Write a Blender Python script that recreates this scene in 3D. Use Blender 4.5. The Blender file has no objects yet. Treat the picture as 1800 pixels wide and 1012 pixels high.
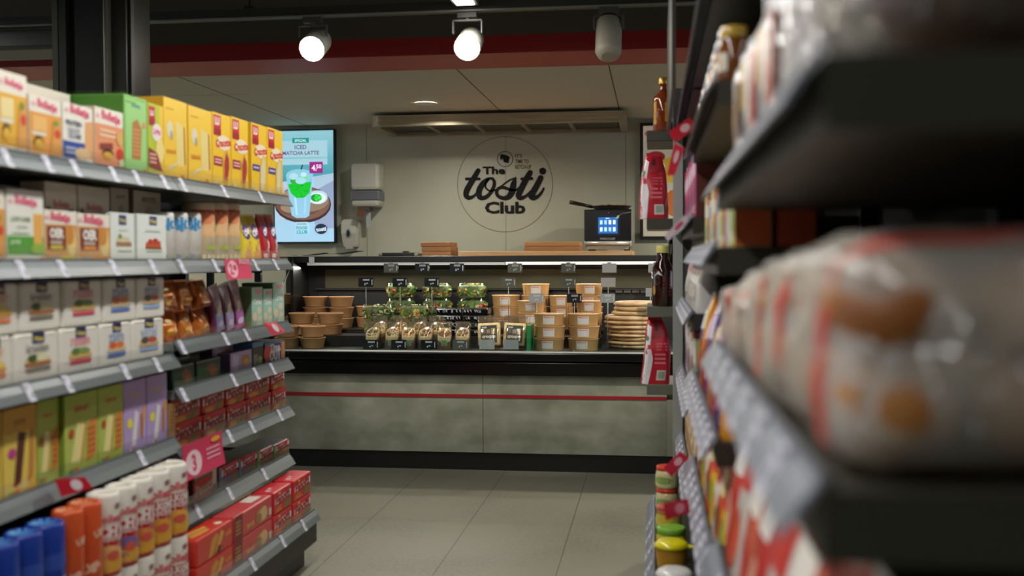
import bpy, bmesh, math, random
from mathutils import Vector, Matrix, noise
random.seed(7)
S = bpy.context.scene
COL = S.collection
PI = math.pi
# ------------------------------------------------------------------ camera
W, H, FPX = 1800, 1012, 1881.0
cam_d = bpy.data.cameras.new('camera'); cam = bpy.data.objects.new('camera', cam_d); COL.objects.link(cam)
cam_d.sensor_width = 36; cam_d.lens = FPX/W*36; cam_d.clip_start = .02
CAMP = Vector((0, 0, 1.25))
Rm = Matrix.Rotation(math.radians(7.57), 4, 'Z') @ Matrix.Rotation(math.radians(90-1.6), 4, 'X') @ Matrix.Rotation(math.radians(-0.2), 4, 'Z')
cam.matrix_world = Matrix.Translation(CAMP) @ Rm
cam_d.dof.use_dof = True; cam_d.dof.focus_distance = 6.4; cam_d.dof.aperture_fstop = 2.1
S.camera = cam
S.view_settings.view_transform = 'Standard'; S.view_settings.look = 'None'; S.view_settings.gamma = 1
S.view_settings.exposure = 1.1
S.view_settings.use_curve_mapping = False
S.cycles.max_bounces = 8; S.cycles.transparent_max_bounces = 24
wd = bpy.data.worlds.new('world'); S.world = wd; wd.use_nodes = True
wd.node_tree.nodes['Background'].inputs[0].default_value = (.80, .86, 1.0, 1)
wd.node_tree.nodes['Background'].inputs[1].default_value = .75
def area(name, loc, sx, sy, power, color=(1, .97, .92), rot=(0, 0, 0), spread=180):
    l = bpy.data.lights.new(name, 'AREA'); l.shape = 'RECTANGLE'; l.size = sx; l.size_y = sy
    l.energy = power; l.color = color; l.spread = math.radians(spread)
    o = bpy.data.objects.new(name, l); o.location = loc; o.rotation_euler = rot; COL.objects.link(o); return o
def spot(name, loc, target, power, angle, color=(1, .96, .9), blend=.6, r=.05):
    l = bpy.data.lights.new(name, 'SPOT'); l.energy = power; l.spot_size = math.radians(angle); l.spot_blend = blend; l.color = color; l.shadow_soft_size = r
    o = bpy.data.objects.new(name, l); o.location = loc
    o.rotation_euler = (Vector(target)-Vector(loc)).to_track_quat('-Z', 'Y').to_euler(); COL.objects.link(o); return o
# lamps of the shop: the light line over the aisle, the serving area downlight, the case's own strip; the others are added
area('aisle_light', (-.86, 1.9, 2.385), .085, 6.0, 22, (1, .98, .95))
area('aisle_light', (1.75, 1.9, 2.44), .085, 6.0, 18, (1, .98, .95))  # added unseen lamp over the next aisle, lifts the ambient light
area('aisle_light', (-3.5, 1.9, 2.44), .085, 6.0, 18, (1, .98, .95))  # its counterpart on the other side, also added out of view
spot('added_case_spot', (.5, 5.0, 2.28), (-.5, 6.8, .8), 60, 50)  # added spot without a fixture, brightens the goods in the case
spot('added_case_spot', (-1.9, 5.0, 2.28), (-1.5, 6.8, .8), 50, 50)  # second added spot, likewise no fixture on the track
for bx, by, bp in ((1.25, 7.2, 30), (-5.1, 7.2, 24)):
    area('added_back_light', (bx, by, 2.355), .13, .13, bp, (1, .93, .82), spread=160)  # unseen lamps added to light the back wall; right one follows the oven's shadow
area('downlight_lamp', (-1.6, 7.0, 2.36), .12, .12, 9, (1, .95, .86), spread=160)
area('case_light', (-.95, 6.93, 1.19), 3.0, .03, 5.0, (1, .95, .85), rot=(math.radians(-18), 0, 0))

# ------------------------------------------------------------------ pixel rays
R3 = Rm.to_3x3()
def ray(px, py): return R3 @ Vector((px-W/2, -(py-H/2), -FPX))
def onY(px, py, Y):
    d = ray(px, py); return CAMP + d*((Y-CAMP.y)/d.y)
def onX(px, py, X):
    d = ray(px, py); return CAMP + d*((X-CAMP.x)/d.x)
def onZ(px, py, Z):
    d = ray(px, py); return CAMP + d*((Z-CAMP.z)/d.z)
# ------------------------------------------------------------------ materials
def lin(h):
    h = h.lstrip('#'); c = [int(h[i:i+2], 16)/255 for i in (0, 2, 4)]
    return tuple(((x+.055)/1.055)**2.4 if x > .04045 else x/12.92 for x in c)+(1,)
MATS = {}
def newmat(name):
    m = bpy.data.materials.new(name); m.use_nodes = True; return m, m.node_tree, m.node_tree.nodes['Principled BSDF']
def P(hexc, rough=.5, metal=0.0, coat=0.0, em=0.0):
    k = (hexc, rough, metal, coat, em)
    if k in MATS: return MATS[k]
    m, nt, b = newmat('surface_%s_%d' % (hexc.strip('#'), len(MATS)))
    b.inputs['Base Color'].default_value = lin(hexc); b.inputs['Roughness'].default_value = rough
    b.inputs['Metallic'].default_value = metal; b.inputs['Coat Weight'].default_value = coat
    if em: b.inputs['Emission Color'].default_value = lin(hexc); b.inputs['Emission Strength'].default_value = em
    MATS[k] = m; return m
def noisy(name, c1, c2, scale=6, rough=.6, metal=0, bump=0.0, detail=6, stretch=(1, 1, 1), lo=.35, hi=.65):
    if name in MATS: return MATS[name]
    m, nt, b = newmat(name); N = nt.nodes; L = nt.links
    tc = N.new('ShaderNodeTexCoord'); mp = N.new('ShaderNodeMapping'); mp.inputs['Scale'].default_value = stretch
    L.new(tc.outputs['Object'], mp.inputs[0])
    n = N.new('ShaderNodeTexNoise'); n.inputs['Scale'].default_value = scale; n.inputs['Detail'].default_value = detail
    L.new(mp.outputs[0], n.inputs['Vector'])
    r = N.new('ShaderNodeValToRGB'); r.color_ramp.elements[0].position = lo; r.color_ramp.elements[1].position = hi
    r.color_ramp.elements[0].color = lin(c1); r.color_ramp.elements[1].color = lin(c2)
    L.new(n.outputs['Fac'], r.inputs[0]); L.new(r.outputs[0], b.inputs['Base Color'])
    b.inputs['Roughness'].default_value = rough; b.inputs['Metallic'].default_value = metal
    if bump:
        bp = N.new('ShaderNodeBump'); bp.inputs['Strength'].default_value = bump; bp.inputs['Distance'].default_value = .01
        L.new(n.outputs['Fac'], bp.inputs['Height']); L.new(bp.outputs[0], b.inputs['Normal'])
    MATS[name] = m; return m
def film(name, tint='#ffffff', trans=.8, rough=.12, milk=0.0, crinkle=0.0):
    """thin clear plastic: mostly see-through, a sheen and a little milkiness"""
    if name in MATS: return MATS[name]
    m, nt, b = newmat(name); N = nt.nodes; L = nt.links; out = N['Material Output']; N.remove(b)
    t = N.new('ShaderNodeBsdfTransparent'); t.inputs[0].default_value = lin(tint)
    g = N.new('ShaderNodeBsdfGlossy'); g.inputs['Roughness'].default_value = rough; g.inputs['Color'].default_value = (.9, .9, .9, 1)
    d = N.new('ShaderNodeBsdfDiffuse'); d.inputs[0].default_value = lin(tint)
    if crinkle:
        tc = N.new('ShaderNodeTexCoord'); nz = N.new('ShaderNodeTexNoise'); nz.inputs['Scale'].default_value = 16; nz.inputs['Detail'].default_value = 3; nz.inputs['Distortion'].default_value = 1.5
        bp = N.new('ShaderNodeBump'); bp.inputs['Strength'].default_value = crinkle; bp.inputs['Distance'].default_value = .02
        L.new(tc.outputs['Object'], nz.inputs['Vector']); L.new(nz.outputs['Fac'], bp.inputs['Height']); L.new(bp.outputs[0], g.inputs['Normal'])
    a = N.new('ShaderNodeMixShader'); a.inputs[0].default_value = milk; L.new(g.outputs[0], a.inputs[1]); L.new(d.outputs[0], a.inputs[2])
    x = N.new('ShaderNodeMixShader'); x.inputs[0].default_value = 1-trans; L.new(t.outputs[0], x.inputs[1]); L.new(a.outputs[0], x.inputs[2])
    L.new(x.outputs[0], out.inputs[0]); MATS[name] = m; return m
CLEAR = film('clear_plastic', trans=.88, rough=.08)
GLASS = film('pane_glass', '#f4faf8', trans=.93, rough=.02)
BAGF = film('bag_film', '#f2efe4', trans=.56, rough=.08, milk=.68, crinkle=.9)
SLEEVE = film('sleeve_film', '#e8e2d4', trans=.88, rough=.12, milk=.35)
DARK = P('#1b1c1a', .45); BLACK = P('#0d0e0e', .35); BLACKG = P('#08090a', .16, coat=.3)
SHELFM = P('#7d8480', .4, .25); RAIL = P('#5d6567', .34, .1); TICK = P('#cfcfdd', .5); TICKI = P('#777a85', .6)
BACKP = P('#141413', .7); OLIVE = P('#4b4a3b', .55)
SHELFD = P('#34342a', .5)
STEEL = noisy('brushed_steel', '#a3967c', '#bfb298', 3, .38, .55, 0, 4, (1, 30, 30))
# ------------------------------------------------------------------ mesh builder
class MB:
    def __init__(s): s.v = []; s.f = []; s.m = []; s.sm = []; s.mats = []
    def mi(s, m):
        if m not in s.mats: s.mats.append(m)
        return s.mats.index(m)
    def add(s, vs, fs, m, smooth=False, T=None):
        o = len(s.v); k = s.mi(m)
        for v in vs:
            v = Vector(v); s.v.append(T @ v if T else v)
        for f in fs: s.f.append([i+o for i in f]); s.m.append(k); s.sm.append(smooth)
        return s
    def box(s, x0, x1, y0, y1, z0, z1, m, T=None, b=0.0):
        if b <= 0:
            vs = [(x, y, z) for z in (z0, z1) for y in (y0, y1) for x in (x0, x1)]
            return s.add(vs, [(0, 2, 3, 1), (4, 5, 7, 6), (0, 1, 5, 4), (2, 6, 7, 3), (0, 4, 6, 2), (1, 3, 7, 5)], m, False, T)
        bm = bmesh.new(); bmesh.ops.create_cube(bm, size=1)
        for v in bm.verts: v.co = Vector(((x0+x1)/2+v.co.x*(x1-x0), (y0+y1)/2+v.co.y*(y1-y0), (z0+z1)/2+v.co.z*(z1-z0)))
        bmesh.ops.bevel(bm, geom=bm.edges[:], offset=b, segments=2, profile=.5, affect='EDGES')
        bm.verts.index_update()
        s.add([v.co.copy() for v in bm.verts], [[v.index for v in f.verts] for f in bm.faces], m, False, T); bm.free(); return s
    def lathe(s, prof, m, n=24, c=(0, 0, 0), T=None, smooth=True, cap0=True, cap1=True, sx=1, sy=1):
        vs = []; fs = []
        for r, z in prof:
            for i in range(n):
                a = 2*PI*i/n; vs.append((c[0]+r*sx*math.cos(a), c[1]+r*sy*math.sin(a), c[2]+z))
        for j in range(len(prof)-1):
            for i in range(n):
                k = (i+1) % n; fs.append((j*n+i, j*n+k, (j+1)*n+k, (j+1)*n+i))
        s.add(vs, fs, m, smooth, T)
        if cap0: s.add(vs[:n], [list(range(n))[::-1]], m, False, T)
        if cap1: s.add(vs[-n:], [list(range(n))], m, False, T)
        return s
    def tube(s, pts, r, m, n=8, T=None, cap=True):
        pts = [Vector(p) for p in pts]; vs = []; fs = []
        rr = r if isinstance(r, (list, tuple)) else [r]*len(pts)
        for i, p in enumerate(pts):
            d = (pts[min(i+1, len(pts)-1)]-pts[max(i-1, 0)]).normalized()
            a = d.cross(Vector((0, 0, 1)));
            if a.length < .01: a = d.cross(Vector((0, 1, 0)))
            a.normalize(); b = d.cross(a)
            for k in range(n): t = 2*PI*k/n; vs.append(p+(a*math.cos(t)+b*math.sin(t))*rr[i])
        for j in range(len(pts)-1):
            for i in range(n): k = (i+1) % n; fs.append((j*n+i, j*n+k, (j+1)*n+k, (j+1)*n+i))
        if cap: fs += [list(range(n))[::-1], [len(vs)-n+i for i in range(n)]]
        return s.add(vs, fs, m, True, T)
    def ball(s, c, r, m, T=None, n=12, nz=8, jit=0, seed=0):
        vs = []; fs = []
        r = r if isinstance(r, (list, tuple)) else (r, r, r)
        for j in range(nz+1):
            t = PI*j/nz
            for i in range(n):
                a = 2*PI*i/n; d = Vector((math.sin(t)*math.cos(a), math.sin(t)*math.sin(a), math.cos(t)))
                k = 1+(jit*noise.noise(d*1.7+Vector((seed*3.1, seed, 0))) if jit else 0)
                vs.append((c[0]+d.x*r[0]*k, c[1]+d.y*r[1]*k, c[2]+d.z*r[2]*k))
        for j in range(nz):
            for i in range(n): k = (i+1) % n; fs.append((j*n+i, (j+1)*n+i, (j+1)*n+k, j*n+k))
        return s.add(vs, fs, m, True, T)
    def build(s, name, parent=None, loc=(0, 0, 0), rz=0, **kw):
        me = bpy.data.meshes.new(name); me.from_pydata(s.v, [], s.f); me.update()
        for m in s.mats: me.materials.append(m)
        me.polygons.foreach_set('material_index', s.m); me.polygons.foreach_set('use_smooth', s.sm)
        o = bpy.data.objects.new(name, me); COL.objects.link(o); o.location = loc; o.rotation_euler = (0, 0, rz)
        if parent: o.parent = parent
        for k, v in kw.items(): o[k] = v
        return o
def tag(o, label, cat, group=None):
    o['label'] = label; o['category'] = cat
    if group: o['group'] = group
    return o
def thing(name, label, cat, loc=(0, 0, 0), rz=0, group=None):
    o = bpy.data.objects.new(name, None); COL.objects.link(o); o.location = loc; o.rotation_euler = (0, 0, rz)
    return tag(o, label, cat, group)
def struct(mb, name): return mb.build(name, kind='structure')
def copy_tree(o, parent=None):
    c = o.copy(); COL.objects.link(c)
    if parent: c.parent = parent
    for ch in list(o.children): copy_tree(ch, c)
    return c
# ------------------------------------------------------------------ flat lettering and printed art
TX = {}
def text2d(body, bold=0.0):
    k = (body, bold)
    if k in TX: return TX[k]
    cu = bpy.data.curves.new('t', 'FONT'); cu.body = body; cu.offset = bold; cu.resolution_u = 2
    ob = bpy.data.objects.new('t', cu); COL.objects.link(ob)
    me = bpy.data.meshes.new_from_object(ob.evaluated_get(bpy.context.evaluated_depsgraph_get()))
    vs = [(v.co.x, v.co.y) for v in me.vertices]; fs = [list(p.vertices) for p in me.polygons]
    bpy.data.objects.remove(ob); bpy.data.curves.remove(cu); bpy.data.meshes.remove(me)
    x0 = min(v[0] for v in vs); x1 = max(v[0] for v in vs); y0 = min(v[1] for v in vs); y1 = max(v[1] for v in vs)
    TX[k] = ([((x-(x0+x1)/2)/(x1-x0), (y-(y0+y1)/2)/(x1-x0)) for x, y in vs], fs, (y1-y0)/(x1-x0)); return TX[k]
def art(mb, ops, mp, w, h, n0=0, mat=None, eps=.0002, curved=False):
    """print shapes: mp(u,v,off) gives a 3D point on the face, u and v run 0..1 over w x h metres"""
    mat = mat or (lambda c: P(c, .45))
    for k, op in enumerate(ops):
        off = eps*(k+1+n0); t = op[0]
        if t == 'r':
            u0, v0, u1, v1, c = op[1:6]; n = 8 if curved else 1; nr = max(1, math.ceil(abs(v1-v0)*12)) if curved else 1
            vs = [mp(u0+(u1-u0)*i/n, v0+(v1-v0)*j/nr, off) for j in range(nr+1) for i in range(n+1)]
            mb.add(vs, [(j*(n+1)+i, j*(n+1)+i+1, (j+1)*(n+1)+i+1, (j+1)*(n+1)+i) for j in range(nr) for i in range(n)], mat(c))
        elif t == 'e':
            u, v, ru, rv, c = op[1:6]; n = 20
            rg = 3 if curved else 1
            vs = [mp(u, v, off)]+[mp(u+ru*(q+1)/rg*math.cos(2*PI*i/n), v+rv*(q+1)/rg*math.sin(2*PI*i/n), off) for q in range(rg) for i in range(n)]
            mb.add(vs, [(0, i+1, (i+1) % n+1) for i in range(n)]+[(1+(q-1)*n+i, 1+q*n+i, 1+q*n+(i+1) % n, 1+(q-1)*n+(i+1) % n) for q in range(1, rg) for i in range(n)], mat(c))
        elif t == 'p' and curved:
            bm = bmesh.new(); bm.faces.new([bm.verts.new((a, b, 0)) for a, b in op[1]]); bmesh.ops.triangulate(bm, faces=bm.faces[:])
            bmesh.ops.subdivide_edges(bm, edges=bm.edges[:], cuts=4, use_grid_fill=True); bm.verts.index_update()
            mb.add([mp(v.co.x, v.co.y, off) for v in bm.verts], [[v.index for v in f.verts] for f in bm.faces], mat(op[2])); bm.free()
        elif t == 'p':
            mb.add([mp(a, b, off) for a, b in op[1]], [list(range(len(op[1])))], mat(op[2]))
        elif t == 't':
            body, u, v, wf, c = op[1:6]; bold = op[6] if len(op) > 6 else .01; rot = op[7] if len(op) > 7 else 0
            vs, fs, asp = text2d(body, bold); ca, sa = math.cos(rot), math.sin(rot)
            tw = wf*w
            mb.add([mp(u+(x*ca-y*sa)*tw/w, v+(x*sa+y*ca)*tw/h, off) for x, y in vs], fs, mat(c))
        elif t == 'l':      # rows of fine print too small to read
            u0, v0, u1, v1, n, c = op[1:7]
            for i in range(n):
                a = v0+(v1-v0)*(i+.25)/n; b = v0+(v1-v0)*(i+.75)/n
                mb.add([mp(u0, a, off), mp(u1, a, off), mp(u1, b, off), mp(u0, b, off)], [(0, 1, 2, 3)], mat(c))
def flat(w, d, h, z0=0): return lambda u, v, o: ((u-.5)*w, -d/2-o, z0+v*h)
# ------------------------------------------------------------------ packaging builders (front faces local -Y, base at z=0)
def carton(w, d, h, base, ops, top=None, rough=.45, side=None):
    mb = MB(); mb.box(-w/2, w/2, -d/2, d/2, 0, h, P(base, rough), b=min(.0016, w*.03))
    art(mb, ops, flat(w, d, h), w, h)
    if top: mb.add([(-w/2+.002, -d/2+.002, h+.0005), (w/2-.002, -d/2+.002, h+.0005), (w/2-.002, d/2-.002, h+.0005), (-w/2+.002, d/2-.002, h+.0005)], [(0, 1, 2, 3)], P(top, rough))
    if side:
        for sx in (-1, 1): mb.add([(sx*(w/2+.0005), -d/2+.002, .002), (sx*(w/2+.0005), d/2-.002, .002), (sx*(w/2+.0005), d/2-.002, h-.002), (sx*(w/2+.0005), -d/2+.002, h-.002)], [(0, 1, 2, 3)], P(side, rough))
    return mb
def pillow_fn(w, d, h, p=4, seed=0, wr=.0):
    """soft wrapped block: superellipse section, puckered ends; long axis is X"""
    def f(s, t, k=1.0):
        r = (1-abs(s)**p)**(1/p) if abs(s) < 1 else 0
        r = max(r, .12)
        c, q = math.cos(t), math.sin(t)
        e = .45
        y = math.copysign(abs(c)**e, c)*d/2*r*k; z = math.copysign(abs(q)**e, q)*h/2*(.25+.75*r)*k
        n = noise.noise(Vector((s*3.2+seed*7.7, c*1.9, q*1.9+seed)))*wr
        return (s*w/2, y*(1+n), max(.0005, h/2+z*(1+n)))
    return f
def pillow(w, d, h, m, p=4, seed=0, wr=.1, ns=14, nt=20):
    f = pillow_fn(w, d, h, p, seed, wr); mb = MB(); vs = []; fs = []
    for j in range(ns+1):
        for i in range(nt): vs.append(f(-1+2*j/ns, 2*PI*i/nt))
    for j in range(ns):
        for i in range(nt): k = (i+1) % nt; fs.append((j*nt+i, j*nt+k, (j+1)*nt+k, (j+1)*nt+i))
    mb.add(vs, fs, m, True); mb.add(vs[:nt], [list(range(nt))[::-1]], m); mb.add(vs[-nt:], [list(range(nt))], m)
    return mb, f
def pouch(w, d, h, m, ops=(), seed=0, wr=.05, lean=0, n=24, nv=12, matf=None, seal=.05, pw=2.6, taper=0):
    """standing bag: full at the base, pressed flat at a top seal"""
    def f(a, v, off=0):
        dd = d*(1-v**pw)*.97+.004; ww = w*(1-.05*math.sin(v*PI*.9))*(1-taper*v**4)
        c, q = math.cos(a), math.sin(a); e = .5
        x = math.copysign(abs(c)**e, c)*ww/2; y = math.copysign(abs(q)**e, q)*dd/2
        nn = noise.noise(Vector((c*1.8+seed*5.3, q*1.8, v*4+seed)))*wr
        return ((x*(1+nn)), y*(1+nn*1.8)+lean*v*v-off, v*h)
    mb = MB(); vs = []; fs = []
    for j in range(nv+1):
        for i in range(n): vs.append(f(2*PI*i/n, j/nv))
    for j in range(nv):
        for i in range(n): k = (i+1) % n; fs.append((j*n+i, j*n+k, (j+1)*n+k, (j+1)*n+i))
    mb.add(vs, fs, m, True); mb.add(vs[:n], [list(range(n))[::-1]], m)
    z = Vector(f(PI, 1)); x2 = Vector(f(0, 1))
    mb.box(-w/2*.98*(1-taper), w/2*.98*(1-taper), z.y-.0015, z.y+.0015, h-.004, h+seal*h, m)
    def mp(u, v, off):
        x = (u-.5)*2
        c = -1+2*u; a = math.acos(max(-1, min(1, math.copysign(abs(c)**2, c))))
        p = f(-a, v); return (p[0], p[1]-off-.0006, p[2])
    art(mb, ops, mp, w, h, mat=matf, curved=True)
    return mb
def roll(r, h, base, ops, top='#f0ece4', crimp='#e9e4da', matf=None, n=20, rough=.35, cap=None):
    """cylinder-shaped biscuit pack, base on its end, folded paper at the top"""
    mb = MB(); mb.lathe([(r*.9, 0), (r, .004), (r, h-.012), (r*.95, h-.004), (r*.82, h), (r*.78, h-.005), (0.001, h-.006)], P(base, rough), n)
    mb.lathe([(r*.6, 0), (r*.05, .0015)], P(cap or top, rough), n, (0, 0, h-.0055), cap0=False)
    for i in range(10):
        a = 2*PI*i/10; mb.add([(r*.2*math.cos(a), r*.2*math.sin(a), h-.003), (r*.76*math.cos(a), r*.76*math.sin(a), h-.0015), (r*.76*math.cos(a+.3), r*.76*math.sin(a+.3), h-.003)], [(0, 1, 2)], P(crimp, rough))
    def mp(u, v, off):
        a = -PI/2+(u-.5)*PI; return ((r+off+.0002)*math.cos(a), (r+off+.0002)*math.sin(a), v*h)
    art(mb, ops, mp, PI*r, h, mat=matf, eps=.0003, curved=True)
    return mb
ORD = ['nearest', 'second', 'third', 'fourth', 'fifth', 'sixth', 'seventh', 'eighth', 'ninth', 'tenth', 'eleventh', 'twelfth', 'thirteenth', 'fourteenth', 'fifteenth', 'sixteenth', 'seventeenth', 'eighteenth', 'nineteenth', 'twentieth']
ALL = []
# ================================================================== the setting
YW = 8.75
ZC = onY(585, 221, YW).z
YR0 = onZ(900, 92, ZC).y; YR1 = onZ(900, 119, ZC).y
def floor_mat():
    m, nt, b = newmat('stone_tile'); N = nt.nodes; L = nt.links
    tc = N.new('ShaderNodeTexCoord'); sp = N.new('ShaderNodeSeparateXYZ'); L.new(tc.outputs['Object'], sp.inputs[0])
    def joint(out, off, size):
        a = N.new('ShaderNodeMath'); a.operation = 'ADD'; a.inputs[1].default_value = off+100*size; L.new(out, a.inputs[0])
        q = N.new('ShaderNodeMath'); q.operation = 'MODULO'; q.inputs[1].default_value = size; L.new(a.outputs[0], q.inputs[0])
        c = N.new('ShaderNodeMath'); c.operation = 'LESS_THAN'; c.inputs[1].default_value = .0032; L.new(q.outputs[0], c.inputs[0]); return c.outputs[0]
    j1 = joint(sp.outputs[0], .868, .483); j2 = joint(sp.outputs[1], -.15, .966)
    j2m = N.new('ShaderNodeMath'); j2m.operation = 'MULTIPLY'; j2m.inputs[1].default_value = .35; L.new(j2, j2m.inputs[0])
    mx = N.new('ShaderNodeMath'); mx.operation = 'MAXIMUM'; L.new(j1, mx.inputs[0]); L.new(j2m.outputs[0], mx.inputs[1])
    n = N.new('ShaderNodeTexNoise'); n.inputs['Scale'].default_value = 55; n.inputs['Detail'].default_value = 5; L.new(tc.outputs['Object'], n.inputs['Vector'])
    n2 = N.new('ShaderNodeTexNoise'); n2.inputs['Scale'].default_value = 1.7; n2.inputs['Detail'].default_value = 3; L.new(tc.outputs['Object'], n2.inputs['Vector'])
    av = N.new('ShaderNodeMath'); av.operation = 'ADD'; L.new(n.outputs['Fac'], av.inputs[0]); L.new(n2.outputs['Fac'], av.inputs[1])
    r = N.new('ShaderNodeValToRGB'); r.color_ramp.elements[0].position = .6; r.color_ramp.elements[1].position = 1.4
    r.color_ramp.elements[0].color = lin('#747263'); r.color_ramp.elements[1].color = lin('#8a8876'); L.new(av.outputs[0], r.inputs[0])
    mix = N.new('ShaderNodeMix'); mix.data_type = 'RGBA'; L.new(mx.outputs[0], mix.inputs['Factor'])
    L.new(r.outputs[0], mix.inputs['A']); mix.inputs['B'].default_value = lin('#37362e'); L.new(mix.outputs['Result'], b.inputs['Base Color'])
    b.inputs['Roughness'].default_value = .42; b.inputs['Specular IOR Level'].default_value = .35
    return m
f = MB(); f.add([(-12, -6, 0), (10, -6, 0), (10, YW+.1, 0), (-12, YW+.1, 0)], [(0, 1, 2, 3)], floor_mat()); struct(f, 'floor')
WALLM = noisy('wall_panel', '#b4b49e', '#bcbca6', 1.5, .42, 0, 0, 2)
w = MB(); w.box(-12, 10, YW, YW+.1, 0, 3.4, WALLM)
w = struct(w, 'wall_back')
g = MB()
for px in (645, 889, 1100):
    x = onY(px, 350, YW).x; g.box(x-.0018, x+.0018, YW-.0012, YW-.0002, 1.26, ZC, P('#7d7c6b', .6))
g.build('trim_1', kind='structure')
cm = P('#c6c3b1', .8)
c = MB(); c.box(-12, 10, YR1, YW, ZC, ZC+.04, cm)
c = struct(c, 'ceiling_serving_area')
g = MB(); JN = P('#4c4a40', .7)
for px, py in ((805, 124), (1070, 114), (330, 141)):
    x = onZ(px, py, ZC).x; g.box(x-.0035, x+.0035, YR1, YW-.002, ZC-.0012, ZC-.0002, JN)
y = onZ(330, 168, ZC).y; g.box(-5, onZ(440, 168, ZC).x, y-.0015, y+.0015, ZC-.0012, ZC-.0002, P('#8e8b7a', .7))
g.build('trim_2', kind='structure')
RED1 = P('#b03a2e', .5); RED2 = P('#9c2622', .5)
zr = onY(900, 61, YR0).z
b = MB(); b.box(-12, 10, YR0+.004, YR1-.001, ZC, ZC+.04, RED1); b.box(-12, 10, YR0, YR0+.012, ZC, zr, RED2)
struct(b, 'trim_3')
b = MB(); b.box(-12, 10, YR0-.005, YR0+.1, zr+.001, 3.3, P('#544e3f', .7)); struct(b, 'trim_4')
c = MB(); c.box(-12, 10, -6, YR0-.006, 2.98, 3.05, P('#2b2c29', .8))
for k in range(11): c.box(-7+k*1.2, -6.97+k*1.2, -3, YR0-.01, 2.96, 2.98, P('#232421', .8))
struct(c, 'ceiling')
wf = MB(); wf.box(-12, 10, -3.1, -3, 0, 2.95, P('#3d3d39', .8)); struct(wf, 'wall_front_added')  # added unseen wall behind the camera, blocks world light from that side
# lighting track hung in front of the red fascia, with its lamps
YT = 5.0
zt = onY(730, 24, YT).z
tr = thing('lighting_track', 'long dark ceiling track running across above the aisle end', 'lighting track', (-.8, YT, zt))
m = MB(); m.box(-4.6, 4.6, -.03, .03, 0, .045, P('#3a3b33', .5)); m.box(-4.6, 4.6, -.034, -.028, -.004, .004, P('#8d8e88', .4)); m.build('rail', tr)
for xx in (-3.2, -1.14, .9, 2.6):
    m = MB(); m.tube([(xx, 0, .045), (xx, 0, 2.96-zt)], .006, P('#22221f', .5)); m.box(xx-.02, xx+.02, -.02, .02, .045, .06, P('#22221f', .5)); m.build('hanger', tr)
def spotlight(px, py, lit, label):
    p = onY(px, py, YT); t = thing('spotlight', label, 'spotlight', (p.x, YT, zt), 0, 'spotlights on the ceiling track')
    dz = p.z-zt; white = P('#b9b7a8', .45); hs = P('#57574f', .5)
    m = MB(); m.box(-.045, .045, -.02, .02, -.028, -.002, hs); m.build('adapter', t)
    m = MB()
    for sx in (-1, 1): m.box(sx*.068-.003, sx*.068+.003, -.012, .012, dz*.6-.005, -.04, hs)
    m.box(-.07, .07, -.012, .012, -.044, -.038, hs); m.tube([(0, 0, -.04), (0, 0, -.025)], .012, hs); m.build('bracket', t)
    if lit:
        T = Matrix.Translation((0, 0, dz)) @ Matrix.Rotation(math.radians(118), 4, 'X')
        m = MB(); m.lathe([(.045, -.13), (.06, -.12), (.064, .02), (.06, .02), (.056, .0)], white, 24, T=T, cap1=False); m.build('body', t)
        m = MB(); m.lathe([(.06, .018), (.03, .021), (.002, .022)], P('#fff6e8', .4, em=42.0), 24, T=T, cap0=False); m.build('lens', t)
    else:
        T = Matrix.Translation((0, 0, dz*.8)) @ Matrix.Rotation(math.radians(152), 4, 'X')
        m = MB(); m.lathe([(.056, -.07), (.06, -.065), (.06, .1), (.05, .122), (.03, .13)], P('#a5a08c', .5), 28, T=T, cap0=True); m.build('body', t)
        m = MB(); m.lathe([(.058, -.078), (.06, -.072), (.06, -.066)], P('#26262a', .4), 28, T=T)
        for r_ in (.05, .04, .03): m.lathe([(r_, -.082), (r_-.004, -.084), (r_-.006, -.08)], P('#1a1a1c', .4), 28, T=T, cap0=False, cap1=False)
        m.build('heat_sink', t)
spotlight(550, 84, True, 'glowing round spotlight on the track above the menu screen, nearer the dark column')
spotlight(822, 82, True, 'glowing round spotlight on the track, the one between the other two')
spotlight(1070, 72, False, 'unlit beige cylinder spotlight on the ceiling track showing its dark end')
for lx, lab in ((-.86, 'long narrow lit luminaire running over the aisle to the ceiling track'), (1.75, 'added unseen luminaire over the neighbouring aisle behind the bread shelves, for ambient light'), (-3.5, 'added unseen luminaire over the aisle behind the biscuit shelves, for ambient light')):  # second and third are added out of view, for ambient light
  lp = thing('ceiling_light', lab, 'light', (lx, 1.9, onY(830, 8, 4.9).z))
  m = MB(); m.box(-.055, .055, -3.0, 3.02, .0, .05, P('#5d5e58', .5)); m.build('housing', lp)
  m = MB(); m.box(-.042, .042, -3.0, 2.99, -.004, -.0, P('#fdfcf5', .4, em=5.0)); m.build('diffuser', lp)
p = onZ(748, 181, ZC)
bpy.data.objects['downlight_lamp'].location = (p.x, p.y, ZC-.008)
for o_ in COL.objects:
    if o_.name.startswith('added_back_light'): o_.location.z = ZC-.006
dl = thing('downlight', 'round white recessed downlight in the pale serving area ceiling', 'downlight', (p.x, p.y, ZC))
m = MB(); m.lathe([(.082, -.004), (.078, -.006), (.07, -.004)], P('#dddcd0', .5), 32, cap1=False); m.build('trim_ring', dl)
m = MB(); m.lathe([(.07, -.0035), (.001, -.0035)], P('#fffbee', .4, em=6.0), 32, cap0=False); m.build('lens', dl)
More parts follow.
